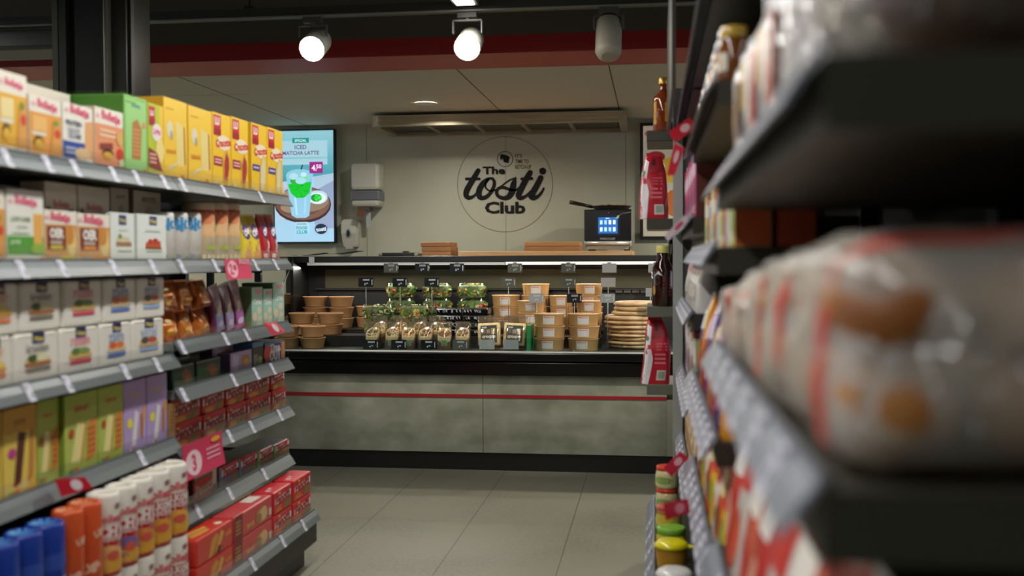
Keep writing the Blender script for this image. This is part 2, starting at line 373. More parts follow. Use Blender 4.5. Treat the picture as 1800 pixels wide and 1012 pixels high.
# dark clad column behind the shelving
pc0 = onY(92, 100, 4.3); pc1 = onY(214, 100, 4.3)
ycb = onX(264, 100, pc1.x).y
cw = pc1.x-pc0.x; cx = (pc0.x+pc1.x)/2
k = MB(); K1 = P('#2d2d26', .35); K2 = P('#151614', .5)
k.box(cx-cw/2, cx+cw/2, 4.34, ycb, 0, 2.955, K1)
k.box(cx-cw*.20, cx+cw*.27, 4.315, 4.338, 0, 2.95, K2)
k.box(cx-cw*.40, cx-cw*.30, 4.30, 4.339, 0, 2.95, P('#23241f', .4)); k.box(cx-cw*.5, cx-cw*.42, 4.30, 4.339, 0, 2.95, P('#505046', .4))
k.lathe([(.012, 0), (.012, 2.95)], P('#8b8b7e', .3, .6), 12, (cx+cw*.235, 4.325, 0)); k.box(cx+cw*.27, cx+cw*.29, 4.30, 4.338, 0, 2.95, P('#6e6e60', .35, .3))
k.box(cx+cw*.5+.001, cx+cw*.5+.012, 4.36, 4.39, 0, 2.95, P('#20211d', .5))
k.build('column', kind='structure')
# dark air duct seen left of the column
d = MB(); d.box(-3.9, -2.7, 5.06, 5.36, onY(40, 82, 5.0).z, onY(40, 36, 5.0).z, P('#3a3a33', .5), b=.02)
d.box(-3.9, -2.7, 5.05, 5.059, onY(40, 48, 5.0).z, onY(40, 46, 5.0).z, P('#6e6e66', .4))
tag(d.build('air_duct'), 'dark grey boxy air duct beside the dark column', 'duct')
# ================================================================== serving counter with chilled case
YF = onZ(840, 827, 0).y
XL0, XR0 = -3.6, 1.6
zf = lambda py, Y=None, px=840: onY(px, py, YF if Y is None else Y).z
CONC = noisy('concrete_laminate', '#72745f', '#9b9c8a', 5, .55, 0, .05, 9, (1, 1, 1.6), .3, .72)
ct = thing('serving_counter', 'long grey concrete look counter with red stripe and black chilled display case', 'counter', (-1, YF, 0))
ox = lambda x: x+1
m = MB(); m.box(ox(XL0), ox(XR0), .02, .6, 0.001, zf(795.5), P('#141411', .4)); m.build('plinth', ct)
z1, z2, z3 = zf(795), zf(698.5), zf(693); zt0 = zf(659)
xs = onY(849, 740, YF).x
xe = onY(1172, 750, YF).x
for a, b_ in ((XL0, xs-.0015), (xs+.0015, xe)):
    m = MB(); m.box(ox(a), ox(b_), 0, .02, z1, z2, CONC); m.build('front_panel', ct)
    m = MB(); m.box(ox(a), ox(b_), 0, .02, z3, zt0, CONC); m.build('upper_panel', ct)
m = MB(); m.box(ox(xe+.001), ox(XR0), 0, .02, z1, z2, P('#8f8a78', .5)); m.build('end_panel', ct)
m = MB(); m.box(ox(XL0), ox(xe), -.006, .02, z2+.0005, z3-.0005, P('#9c1a22', .35)); m.build('red_stripe', ct)
m = MB(); m.box(ox(XL0), ox(xs), .02, .03, z1, zt0, P('#33342b')); m.box(ox(XL0), ox(XR0), .03, .6, z1, zt0, P('#22221f', .6)); m.build('carcass', ct)
ZL = zf(618, YF-.06)
m = MB(); BG = P('#060606', .22)
m.box(ox(XL0), ox(XR0), -.04, .6, zt0+.002, min(zf(636, YF-.04), .677), BG, b=.006)
m.box(ox(XL0), ox(XR0), -.06, -.034, zf(634, YF-.05), ZL-.004, BG, b=.008); m.build('bumper', ct)
m = MB(); m.box(ox(XL0), ox(XR0), -.063, -.035, ZL-.005, ZL+.002, P('#d2d2cc', .35, .3)); m.box(ox(XL0), ox(XR0), -.052, -.045, zf(632, YF-.05), zf(628.5, YF-.05), P('#8f8f86', .3, .5)); m.build('chrome_edge', ct)
# case interior
ZD = .700; Y1 = YF+.0
D1 = onY(545, 612, YF+.05).z
XCL = onY(537, 470, YF+.85).x
yb = .92
m = MB(); DK = P('#161715', .4)
m.box(ox(XCL), ox(XR0), -.03, yb, ZD-.02, ZD, DK); m.build('deck', ct)
xt2 = onY(1057, 560, YF+.4).x
m = MB(); m.box(ox(XCL)+.01, ox(xt2), .36, yb-.01, ZD+.001, .765, DK); m.box(ox(XCL)+.01, ox(xt2), .59, yb-.011, .766, .79, DK); m.build('display_step', ct)
m = MB(); m.box(ox(XCL), ox(XR0), yb, yb+.04, ZD, 1.2, P('#0f100f', .5))
m.box(ox(XCL)+.12, ox(XR0), yb-.012, yb, zf(506, YF+yb-.01), zf(473, YF+yb-.01), P('#47442f', .45))
m.box(ox(XCL)+.05, ox(XR0), yb-.02, yb-.012, zf(509, YF+yb-.01), zf(506.5, YF+yb-.01), P('#2d2e2a', .4))
for i in range(9): m.box(ox(onY(1082, 500, YF+yb).x)+i*.055, ox(onY(1082, 500, YF+yb).x)+i*.055+.045, yb-.016, yb-.001, zf(505, YF+yb)-.035, zf(507, YF+yb)-.002, P('#3b3c3a', .4))
m.build('back_wall', ct)
YTOP = .62
zt1 = onY(840, 449.5, YF+YTOP).z; zt2 = onY(840, 460.5, YF+YTOP).z; zt3 = onY(840, 465.5, YF+YTOP).z
m = MB(); m.box(ox(XCL)-.01, ox(XR0), YTOP, yb+.10, zt2, zt1, P('#121210', .4), b=.004); m.build('lid', ct)
m = MB(); xj = onY(888, 463, YF+YTOP).x
m.box(ox(XCL)+.09, ox(xj)-.003, YTOP-.004, YTOP+.012, zt3, zt2-.001, P('#b9bab2', .3, .2, em=.12)); m.build('light_bar', ct)
m = MB(); m.box(ox(xj)+.003, ox(XR0), YTOP-.004, YTOP+.012, zt3, zt2+.001, P('#e5e6df', .3, .2, em=.28)); m.build('light_bar', ct)
m = MB(); m.box(ox(XCL)-.02, ox(XCL)+.0, YTOP-.02, yb+.04, ZD, zt1-.002, P('#0f100f', .4)); m.build('end_post', ct)
m = MB(); m.box(ox(XCL)-.002, ox(XCL)+.004, -.02, YTOP-.02, ZD, ZD+.05, BLACK)
m.tube([(ox(XCL), YTOP-.02, zt1-.02), (ox(XCL), .02, ZD+.06)], .004, BLACK); m.build('side_edge', ct)
m = MB(); m.add([(ox(XCL), YTOP-.02, zt1-.02), (ox(XCL), .02, ZD+.06), (ox(XCL), .02, ZD), (ox(XCL), YTOP-.02, ZD)], [(0, 1, 2, 3)], GLASS); m.build('side_glass', ct)
m = MB(); m.box(ox(XCL)+.01, ox(XR0), -.02, -.014, ZD, ZD+.085, GLASS); m.build('front_glass', ct)
m = MB(); x = onY(548, 457, YF+YTOP).x; m.box(ox(x)-.018, ox(x)+.018, YTOP-.004, YTOP-.001, zt2-.006, zt1-.004, P('#c9c9c6')); m.build('sticker', ct)
# neighbouring hot counter beyond the case's end: seen through the shelf gap
hc = thing('hot_counter', 'black framed low counter beside the glass end of the chilled case', 'counter', (XCL-.75, YF+.35, ZL))
m = MB(); m.box(-.6, .68, 0, .5, .002, .24, P('#0f100f', .4), b=.005); m.build('cabinet', hc)
m = MB()
for xx in (-.55, -.1, .28, .6): m.box(xx-.02, xx+.02, 0, .03, .24, .47, BLACK)
m.box(-.6, .62, 0, .03, .455, .49, BLACK); m.build('frame', hc)
m = MB(); m.box(.28, .6, -.004, .02, .462, .488, P('#4f2a1c', .5)); m.box(.0, .2, -.01, .02, .34, .39, P('#5a3420', .5)); m.build('wooden_trim', hc)
# worktop behind, on its own cabinets
m = MB(); m.box(ox(-2.6), ox(XR0), 1.03, YW-YF-.02, 1.19, 1.266, P('#20201d', .4)); m.box(ox(-2.58), ox(XR0), 1.1, YW-YF-.06, .01, 1.189, P('#57574b', .6))
m.v = [Vector((v.x-1, v.y+YF, v.z)) for v in m.v]
tag(m.build('back_worktop'), 'dark worktop along the back wall behind the chilled case', 'worktop')
ZB = 1.2665
# ================================================================== wall and worktop things
def logo():
    t = thing('wall_logo', 'large round black lettered club logo on the pale back wall', 'wall sign', tuple(onY(887.5, 323, YW)))
    o = onY(887.5, 323, YW)
    def q(x, y, off=.002):
        p = onY(770+x/4.82, 220+y/4.82, YW); return (p.x-o.x, -off, p.z-o.z)
    K = P('#0c0e0f', .85); G = P('#5c4f28', .7)
    def ring(cx, cy, r, wd, mat, name, n=72):
        m = MB(); vs = []
        for i in range(n):
            a = 2*PI*i/n
            vs.append(q(cx+(r-wd/2)*math.cos(a), cy+(r-wd/2)*math.sin(a))); vs.append(q(cx+(r+wd/2)*math.cos(a), cy+(r+wd/2)*math.sin(a)))
        m.add(vs, [(2*i, 2*i+1, 2*((i+1) % n)+1, 2*((i+1) % n)) for i in range(n)], mat); m.build(name, t)
    ring(568, 500, 403, 3.6, G, 'outer_ring', 120); ring(568, 287, 65, 5, K, 'small_ring')
    def stroke(m, pts, ws, off):
        P_ = [Vector((a, b_)) for a, b_ in pts]; out = []; wo = []
        for i in range(len(P_)-1):
            p0 = P_[max(i-1, 0)]; p1 = P_[i]; p2 = P_[i+1]; p3 = P_[min(i+2, len(P_)-1)]
            for s in range(8):
                u = s/8; out.append(.5*((2*p1)+(p2-p0)*u+(2*p0-5*p1+4*p2-p3)*u*u+(3*p1-p0-3*p2+p3)*u**3)); wo.append(ws[i]*(1-u)+ws[i+1]*u)
        out.append(P_[-1]); wo.append(ws[-1]); vs = []
        for i, p in enumerate(out):
            d = (out[min(i+1, len(out)-1)]-out[max(i-1, 0)]).normalized(); nn = Vector((-d.y, d.x))*wo[i]*.57
            vs += [q(*(p+nn), off), q(*(p-nn), off)]
        m.add(vs, [(2*i, 2*i+1, 2*i+3, 2*i+2) for i in range(len(out)-1)], K)
        for c, ww in ((out[0], wo[0]), (out[-1], wo[-1])):
            m.add([q(c.x+ww*.57*math.cos(a*PI/8), c.y+ww*.57*math.sin(a*PI/8), off-.0002) for a in range(16)], [list(range(16))], K)
    m = MB()
    stroke(m, [(340, 385), (300, 455), (250, 540), (238, 590), (262, 615), (305, 600), (345, 555)], [36, 42, 46, 42, 34, 22, 14], .002)
    stroke(m, [(240, 455), (350, 455)], [22, 22], .0026)
    stroke(m, [(430, 452), (385, 490), (350, 550), (350, 600), (375, 617), (420, 600), (462, 545), (478, 490), (462, 455), (430, 455), (405, 490), (405, 530), (440, 556), (490, 548)], [22, 42, 46, 42, 34, 30, 28, 26, 22, 18, 14, 14, 12, 12], .0032)
    stroke(m, [(490, 548), (545, 510), (600, 470), (660, 445)], [12, 13, 13, 12], .0038)
    stroke(m, [(655, 452), (640, 500), (628, 560), (600, 605), (555, 618), (510, 600), (496, 565), (515, 535), (555, 528), (610, 545), (660, 548), (700, 515)], [16, 44, 50, 42, 30, 26, 26, 24, 24, 22, 14, 12], .0044)
    stroke(m, [(780, 402), (740, 470), (695, 560), (682, 600), (702, 617), (745, 600), (790, 555)], [40, 44, 46, 42, 34, 22, 14], .005)
    stroke(m, [(710, 455), (795, 452)], [22, 22], .0056)
    stroke(m, [(870, 445), (835, 515), (798, 580), (790, 605), (812, 617), (850, 600), (880, 565), (896, 535)], [40, 44, 46, 42, 34, 24, 18, 14], .0062)
    m.add([q(887+30*math.cos(a*PI/14), 389+30*math.sin(a*PI/14)) for a in range(28)], [list(range(28))], K)
    m.build('script_word', t)
    for body, x0, x1, yb_, hh, name in (('The', 380, 570, 417, 66, 'upper_word'), ('Club', 397, 740, 750, 103, 'lower_word')):
        vs, fs, asp = text2d(body, .035); m = MB()
        m.add([q((x0+x1)/2+x*(x1-x0), yb_-hh/2-y/asp*hh, .007) for x, y in vs], fs, K); m.build(name, t)
    m = MB()
    for body, x0, x1, yc, hh in (("IT'S", 654, 714, 261, 34), ('TIME TO', 654, 770, 307, 34), ('KETCH-UP', 654, 790, 353, 36)):
        vs, fs, asp = text2d(body, .02); m.add([q((x0+x1)/2+x*(x1-x0), yc-y/asp*hh, .003) for x, y in vs], fs, P('#6b5510', .8))
    m.build('slogan', t)
    m = MB()
    for k, (dx, dy) in enumerate(((-22, -6), (-12, -3))):
        m.add([q(x+dx, y+dy, .0025+k*.0002) for x, y in ((548, 262), (562, 250), (585, 255), (580, 268), (562, 266), (556, 300), (550, 296))], [list(range(7))], K)
    m.add([q(x, y, .003) for x, y in ((548, 262), (570, 252), (600, 262), (609, 278), (603, 288), (598, 322), (556, 312), (552, 288), (540, 276))], [list(range(9))], K); m.build('bread_icon', t)
logo()
# menu screen
def tv():
    Y = YW-.06; a = onY(588, 226, Y); b_ = onY(588, 427, Y); hh = a.z-b_.z; ww = hh*9/16; xr = a.x
    t = thing('menu_screen', 'upright advertising screen showing an iced green drink with a 4.50 price', 'screen', (xr-ww/2, Y, b_.z))
    m = MB(); m.box(-ww/2, ww/2, 0, .055, 0, hh, P('#0c1420', .35), b=.003); m.build('bezel', t)
    def E(c): return P(c, .5, em=.42)
    m = MB(); mb = .012; w2 = ww-2*mb; h2 = hh-2*mb
    def mp(u, v, o): return ((u-.5)*w2, -.0005-o, mb+v*h2)
    # screen uv taken from the picture: x 115..448 of 333 wide, y 108..870
    n = 12; tl = lin('#4aa6b4'); ops = []
    def mixh(c1, c2, t_): return '#%02x%02x%02x' % tuple(round(int(c1[i:i+2], 16)*(1-t_)+int(c2[i:i+2], 16)*t_) for i in (1, 3, 5))
    for i in range(24): ops.append(('r', 0, 1-.46*(i+1)/24, 1, 1-.46*i/24, mixh('#8fc6d2', '#3f97a4', (i/23)**1.3)))
    for k, o in enumerate(ops): art(m, [o], mp, w2, h2, 0, E)
    L = [('p', [(0, .53), (1, .615), (1, 0), (0, 0)], '#a9c4d8'), ('r', 0, 0, 1, .2, '#9cc4dd'), ('p', [(.55, 0.42), (1, .55), (1, .12), (.7, .12)], '#8f9fbd'),
         ('r', .0, .695, .9, .91, '#a6cfdb'), ('r', 0, .745, .9, .765, '#8fc4cc'),
         ('r', .31, .89, .59, .935, '#1f8f8c'), ('t', 'SPECIAL', .45, .912, .2, '#d6f4ef', .02),
         ('t', 'ICED', .45, .853, .2, '#5c3a78', .015), ('t', 'MATCHA LATTE', .45, .80, .62, '#5c3a78', .015),
         ('l', .16, .752, .76, .76, 1, '#79b6bd'),
         ('e', .48, .335, .48, .165, '#3d2a2c'), ('e', .48, .345, .46, .15, '#77584c'), ('e', .40, .36, .36, .12, '#a08871'), ('e', .42, .33, .40, .10, '#6c4a3e'), ('e', .56, .37, .36, .10, '#8e7866'), ('e', .3, .31, .2, .05, '#94806b'),
         ('e', .73, .40, .17, .062, '#b8d2e2'), ('e', .73, .393, .14, .048, '#dcecf2'), ('e', .71, .395, .095, .036, '#1d9a33'), ('e', .73, .40, .07, .024, '#2fc442'),
         ('r', .03, .44, .17, .53, '#bfb9c8'), ('r', .05, .46, .1, .50, '#4b4453'),
         ('p', [(.20, .60), (.66, .60), (.59, .235), (.53, .215), (.37, .215), (.29, .24)], '#8fc3de'),
         ('e', .43, .60, .23, .055, '#8cc9dd'), ('p', [(.23, .52), (.63, .54), (.60, .44), (.5, .395), (.37, .395), (.28, .44)], '#17c22d'),
         ('e', .35, .55, .08, .03, '#2fae48'), ('e', .52, .575, .06, .02, '#7fd7a0'), ('e', .45, .55, .09, .03, '#a5dbe8'), ('e', .33, .59, .07, .03, '#b7dbe6'), ('e', .5, .605, .05, .02, '#c5e5ee'),
         ('p', [(.34, .40), (.37, .40), (.385, .24), (.37, .24)], '#b9dcec'), ('p', [(.52, .40), (.54, .40), (.52, .25), (.50, .25)], '#a5cfe4'),
         ('p', [(.45, .65), (.475, .695), (.495, .692), (.47, .65)], '#1e2230'),
         ('r', .60, .615, .825, .718, '#9c2a86'), ('t', '4.', .68, .664, .09, '#f2e6f4', .03), ('t', '50', .76, .676, .09, '#f2e6f4', .03),
         ('r', .36, .075, .575, .178, '#9fd0df'), ('t', 'FOOD', .465, .125, .19, '#1d8f9c', .03), ('t', 'CLUB', .465, .088, .19, '#1d8f9c', .03), ('l', .38, .155, .54, .165, 1, '#8b2f6c'),
         ('e', .79, .115, .105, .047, '#1b2c45'), ('t', 'tosti', .79, .112, .17, '#dfe9f2', .03, .1)]
    rr = random.Random(3)
    for i in range(26): L.append(('e', .3+rr.random()*.26, .40+rr.random()*.12, .006, .004, '#0b7a1c'))
    for i in range(20): L.append(('e', .64+rr.random()*.15, .37+rr.random()*.05, .012, .006, ('#0d7d22', '#4bdd55')[i % 2]))
    art(m, L, mp, w2, h2, 2, E, .00003*8); m.build('display', t)
tv()
# second poster screen at the right
Y = YW-.05; a = onY(1125, 216, Y); b_ = onY(1250, 420, Y)
t = thing('poster_frame', 'black framed food poster on the back wall behind the bottle rack', 'poster', ((a.x+b_.x)/2, Y, b_.z))
ww, hh = b_.x-a.x, a.z-b_.z
m = MB(); m.box(-ww/2, ww/2, 0, .045, 0, hh, P('#191a17', .4), b=.003); m.build('frame', t)
m = MB(); art(m, [('r', 0, 0, 1, 1, '#b9b39c'), ('r', 0, .86, 1, 1, '#c9b3a6'), ('e', .12, .93, .1, .03, '#a06a58'), ('e', .2, .72, .14, .05, '#8e2228'), ('e', .5, .6, .3, .12, '#caa23c'), ('e', .6, .3, .3, .14, '#b5622c'), ('r', .1, .08, .9, .14, '#7f2230')], lambda u, v, o: ((u-.5)*(ww-.05), -.001-o, .025+v*(hh-.05)), ww, hh, 0, lambda c: P(c, .5, em=.15)); m.build('picture', t)
# extractor hood
YH0, YH1 = 8.0, 8.72
zhb = onY(900, 217, YH0).z; zht = onY(900, 198, YH0).z; xl = onY(648, 210, YH0).x; xr = onY(1100, 210, YH0).x
t = thing('extractor_hood', 'wide brushed steel extractor hood with a rounded corner under the ceiling', 'extractor hood', ((xl+xr)/2, YH0, zhb))
hw = (xr-xl)/2; dh = zht-zhb; dd = YH1-YH0
outl = [(-hw+.1-.1*math.cos(a*PI/12), .1-.1*math.sin(a*PI/12)) for a in range(7)]+[(hw, 0), (hw, dd), (-hw, dd)]
m = MB(); n = len(outl)
inn = [(x*(1-.055/hw)+0, .055+(y-.0)*(1-.11/dd)) for x, y in outl]
vs = [(x, y, 0) for x, y in outl]+[(x, y, dh) for x, y in outl]+[(x, y, 0) for x, y in inn]+[(x, y, .05) for x, y in inn]
fs = []
for i in range(n):
    j = (i+1) % n; fs += [(i, j, n+j, n+i), (j, i, 2*n+i, 2*n+j), (2*n+j, 2*n+i, 3*n+i, 3*n+j)]
m.add(vs, fs, STEEL); m.add(vs[n:2*n], [list(range(n))], STEEL); m.build('rim', t)
fw = (2*hw-.12)/5
for i in range(5):
    x0 = -hw+.06+i*fw; m = MB(); m.box(x0+.012, x0+fw-.012, .06, dd-.06, .028, .036, noisy('grease_filter', '#3a3c30', '#4a4b3e', 40, .4, .5, 0, 2, (1, 8, 1))); m.build('filter_panel', t)
    if i: m = MB(); m.box(x0-.014, x0-.002, .056, dd-.056, .012, .04, STEEL); m.box(x0+.002, x0+.014, .056, dd-.056, .012, .04, STEEL); m.build('filter_bar', t)
for sx in (-.6, .6): m = MB(); m.tube([(sx*hw, dd/2, dh), (sx*hw, dd/2, ZC-zhb-.002)], .012, STEEL); m.build('hanger', t)
# paper towel dispenser
p = onY(652, 365, YW); s = YW*.98/FPX*1.02
def px2m(n): return n*YW*1.03/FPX
t = thing('paper_towel_dispenser', 'white paper roll dispenser with a grey band on the back wall', 'dispenser', (p.x, YW-.002, p.z))
ww, hh = px2m(50), px2m(75)
m = MB(); m.box(-ww/2, ww/2, -.19, 0, hh*.38, hh, P('#c9c8b9', .3), b=.028); m.box(-ww/2+.004, ww/2-.004, -.185, 0, 0, hh*.2, P('#bdbcae', .3), b=.026); m.build('cover', t)
m = MB(); m.box(-ww/2-.001, ww/2+.001, -.192, 0, hh*.14, hh*.37, P('#6c6e74', .3), b=.012); m.build('grey_band', t)
m = MB(); m.tube([(0, -.08, hh), (0, -.08, hh+.018)], .012, P('#a9a89a', .4)); m.ball((0, -.08, hh+.022), .014, P('#a9a89a', .4)); m.build('lock_knob', t)
m = MB(); m.box(-ww*.26, ww*.12, -.17, -.04, -.03, .003, P('#5b4a3c', .4)); m.add([(-ww*.26, -.165, -.01), (ww*.02, -.165, -.01), (-ww*.05, -.19, -.09), (-ww*.3, -.19, -.075)], [(0, 1, 2, 3)], P('#6a4130', .5)); m.build('tear_bar', t)
m = MB(); m.add([(-ww*.08, -.1, -.02), (ww*.1, -.1, -.02), (ww*.12, -.105, -.16), (-ww*.04, -.105, -.17)], [(0, 1, 2, 3)], P('#a9aab0', .8)); m.build('paper_end', t)
p = onY(619, 434, YW)
t = thing('soap_dispenser', 'small white soap dispenser with an oval window on the back wall', 'dispenser', (p.x, YW-.002, p.z))
ww, hh = px2m(33), px2m(48)
m = MB()
vs = []; prof = [(0, .36), (.08, .40), (.5, .47), (.85, .5), (.95, .46), (1, .36)]
for v, hwid in prof:
    for x, y in ((-1, 0), (-1, -.6), (-.8, -1), (.8, -1), (1, -.6), (1, 0)): vs.append((x*hwid*ww, y*.11*(.7+.3*math.sin(v*PI)), v*hh))
fs = [(j*6+i, j*6+i+1, j*6+7+i, j*6+6+i) for j in range(5) for i in range(5)]+[(5, 4, 3, 2, 1, 0), (30, 31, 32, 33, 34, 35)]
m.add(vs, fs, P('#c4c3b5', .35)); m.build('cover', t)
m = MB(); m.ball((0, -.108, hh*.5), (.024, .008, .036), P('#8f9088', .3)); m.ball((0, -.114, hh*.5), (.016, .006, .027), P('#23303c', .15)); m.build('level_window', t)
m = MB(); m.box(-.03, .03, -.1, -.03, -.02, .004, P('#a9a89c', .4), b=.004); m.build('push_lever', t)
# oven
YO = 7.95
a = onY(1027, 372, YO); b_ = onY(1110, 438, YO); ww = b_.x-a.x
t = thing('rapid_oven', 'compact black fronted countertop oven with a blue touch display', 'oven', ((a.x+b_.x)/2, YO, ZB+.0335))
hh = a.z-ZB-.018
m = MB(); m.box(-ww/2, ww/2, .02, .6, .03, hh, P('#b0aea3', .35, .4), b=.008); m.build('cabinet', t)
m = MB(); m.box(-ww/2, ww/2, -.012, .02, hh*.24, hh, P('#0b0b0c', .25), b=.006); m.build('door_panel', t)
m = MB(); m.tube([(-ww/2+.02, -.03, hh*.19), (ww/2-.02, -.03, hh*.19)], .014, P('#d5d5cf', .3, .5)); m.box(-ww/2+.0, ww/2, -.028, .02, hh*.15, hh*.235, P('#c4c3bb', .3, .4), b=.008); m.build('handle', t)
m = MB(); m.box(-ww/2+.02, ww/2-.02, 0, .03, 0.012, hh*.14, P('#a5a396', .4, .3)); m.build('lower_trim', t)
for sx in (-1, 1):
    for yy in (.08, .54): m = MB(); m.lathe([(.015, -.0), (.018, .03)], BLACK, 12, (sx*(ww/2-.04), yy, 0)); m.build('foot', t)
m = MB(); fl = lambda u, v, o: ((u-.5)*ww, -.0125-o, v*hh)
ops = [('r', .26, .36, .76, .87, '#07101c'), ('r', .30, .42, .71, .81, '#1b5fa6')]
for i in range(4):
    for j in range(2): ops.append(('r', .335+i*.092, .47+j*.17, .39+i*.092, .57+j*.17, ('#cfe6f4', '#a9d2e6', '#9bc4dc', '#d9eef8')[(i+j) % 4]))
ops += [('t', 'MENU', .5, .785, .08, '#e5f2fa', .02)]
art(m, ops, fl, ww, hh, 1, lambda c: P(c, .3, em=.45)); m.build('touch_display', t)
m = MB(); art(m, [('t', 'MERRYCHEF', .5, .295, .32, '#9a9a96', .02), ('e', .52, .92, .006, .01, '#c8c8c0'), ('e', .27, .95, .005, .008, '#888')] if False else [('t', 'MERRYCHEF', .5, .295, .32, '#9a9a96', .02), ('e', .52, .92, .006, .01, '#c8c8c0')], fl, ww, hh, 1); m.build('front_lettering', t)
m = MB(); m.add([fl(.66, .77, .003), fl(.70, .84, .004), fl(.745, .865, .006), fl(.735, .79, .004)], [(0, 1, 2, 3)], P('#e8e4d4', .4)); m.tube([fl(.74, .85, .006), fl(.82, .905, .008), fl(.9, .91, .008), fl(.99, .935, .006)], .0015, P('#b9b6a6', .4)); m.build('hanging_tag', t)
# pan on the oven
oz = ZB+.0335+hh
t = thing('frying_pan', 'shallow black pan of golden food on top of the oven', 'pan', (t.location.x+.02, YO+.19, oz+.001))
m = MB(); m.lathe([(.12, 0), (.15, .03), (.155, .032), (.148, .03), (.118, .006)], P('#14120f', .4), 32); m.build('dish', t)
m = MB(); m.tube([(-.14, 0, .026), (-.2, -.02, .04), (-.31, -.06, .062)], [.012, .013, .016], P('#0e0e0d', .4), 10); m.build('handle', t)
m = MB(); rr = random.Random(5)
for i in range(40):
    a_ = rr.random()*6.28; r_ = .11*math.sqrt(rr.random()); m.ball((r_*math.cos(a_), r_*math.sin(a_), .026+rr.random()*.008), (.022, .018, .009), P(('#8e5320', '#b9742c', '#5a3316', '#c88a3a')[i % 4], .6), n=8, nz=5)
o = m.build('food', t)
# boards
WOOD = noisy('bamboo_wood', '#8d5a2c', '#b17a43', 3, .5, 0, 0, 5, (1, 12, 12)); WOOD2 = noisy('beech_wood', '#b98c58', '#cfa673', 3, .5, 0, 0, 5, (1, 10, 10))
def board(px0, px1, Y, d, z, h, mat, name, label, cat, group=None):
    a = onY(px0, 440, Y); b_ = onY(px1, 440, Y); m = MB(); w_ = b_.x-a.x
    m.box(-w_/2, w_/2, 0, d, 0, h, mat, b=.003)
    return tag(m.build(name, loc=((a.x+b_.x)/2, Y, z)), label, cat, group)
board(805, 1113, 7.62, .9, ZB, .033, WOOD2, 'long_board', 'long pale wooden board lying on the back worktop under the oven', 'board')
z = ZB+.0005
hb = px2m(8.2)*.86
for i, (a_, b_, lab) in enumerate(((741.5, 792.5, 'bottom brown board of the short stack left of the long board'), (741, 792, 'middle brown board of the short stack left of the long board'), (739.5, 790.5, 'topmost brown board of the short stack left of the long board'))):
    board(a_, b_, 7.62, .3, ZB+.0005+i*hb, hb-.001, WOOD, 'cutting_board', lab, 'board', 'short brown boards')
board(921.5, 1019.5, 7.63, .28, ZB+.0335, hb-.001, WOOD, 'cutting_board', 'lower darker board of the pair stacked beside the oven', 'board', 'boards beside the oven')
board(922, 1019, 7.63, .28, ZB+.0335+hb, hb-.001, noisy('bamboo_light', '#a87440', '#c48d54', 3, .5, 0, 0, 5, (1, 12, 12)), 'cutting_board', 'upper lighter board of the pair stacked beside the oven', 'board', 'boards beside the oven')
# black scale left of the boards
a = onY(665, 447, 7.6); b_ = onY(735, 447, 7.6); ww = b_.x-a.x
t = thing('kitchen_scale', 'flat black scale with steel corners lying on the worktop by the brown boards', 'scale', ((a.x+b_.x)/2, 7.6, ZB+.0005))
m = MB(); m.box(-ww/2+.02, ww/2-.02, 0, .2, .0, .026, P('#1b1b18', .4), b=.006); m.build('body', t)
for sx in (-1, 1): m = MB(); m.box(min(sx*ww/2, sx*(ww/2-.03)), max(sx*ww/2, sx*(ww/2-.03)), -.005, .2, 0, .022, P('#a39f8e', .3, .7), b=.006); m.build('corner_cap', t)
m = MB(); m.box(.02, .06, .05, .1, .0265, .038, P('#3b3a33', .4), b=.004); m.build('button', t)
# leaflets at the left end, on the case lid
pz = zt1+.001
a = onY(535, 446, YF+.72); b_ = onY(603, 440, YF+.72)
for k, (dx, c_, dz, lab) in enumerate(((-.10, '#a9b3ae', .0, 'lower crumpled white sheet lying on the case lid'), (.125, '#8fa6c9', .012, 'upper bluish folded sheet lying on the case lid'))):
    m = MB(); n = 10; vs = []
    for j in range(4):
        for i in range(n+1): vs.append(((i/n-.5)*.22, j*.07, .004+dz*(1)+.02*max(0, (i/n)**2)+.004*noise.noise(Vector((i*.5, j*.8, k)))))
    m.add(vs, [(j*(n+1)+i, j*(n+1)+i+1, (j+1)*(n+1)+i+1, (j+1)*(n+1)+i) for j in range(3) for i in range(n)], P(c_, .5))
    tag(m.build('paper_sheet', loc=((a.x+b_.x)/2+dx, YF+.68, pz)), lab, 'paper')
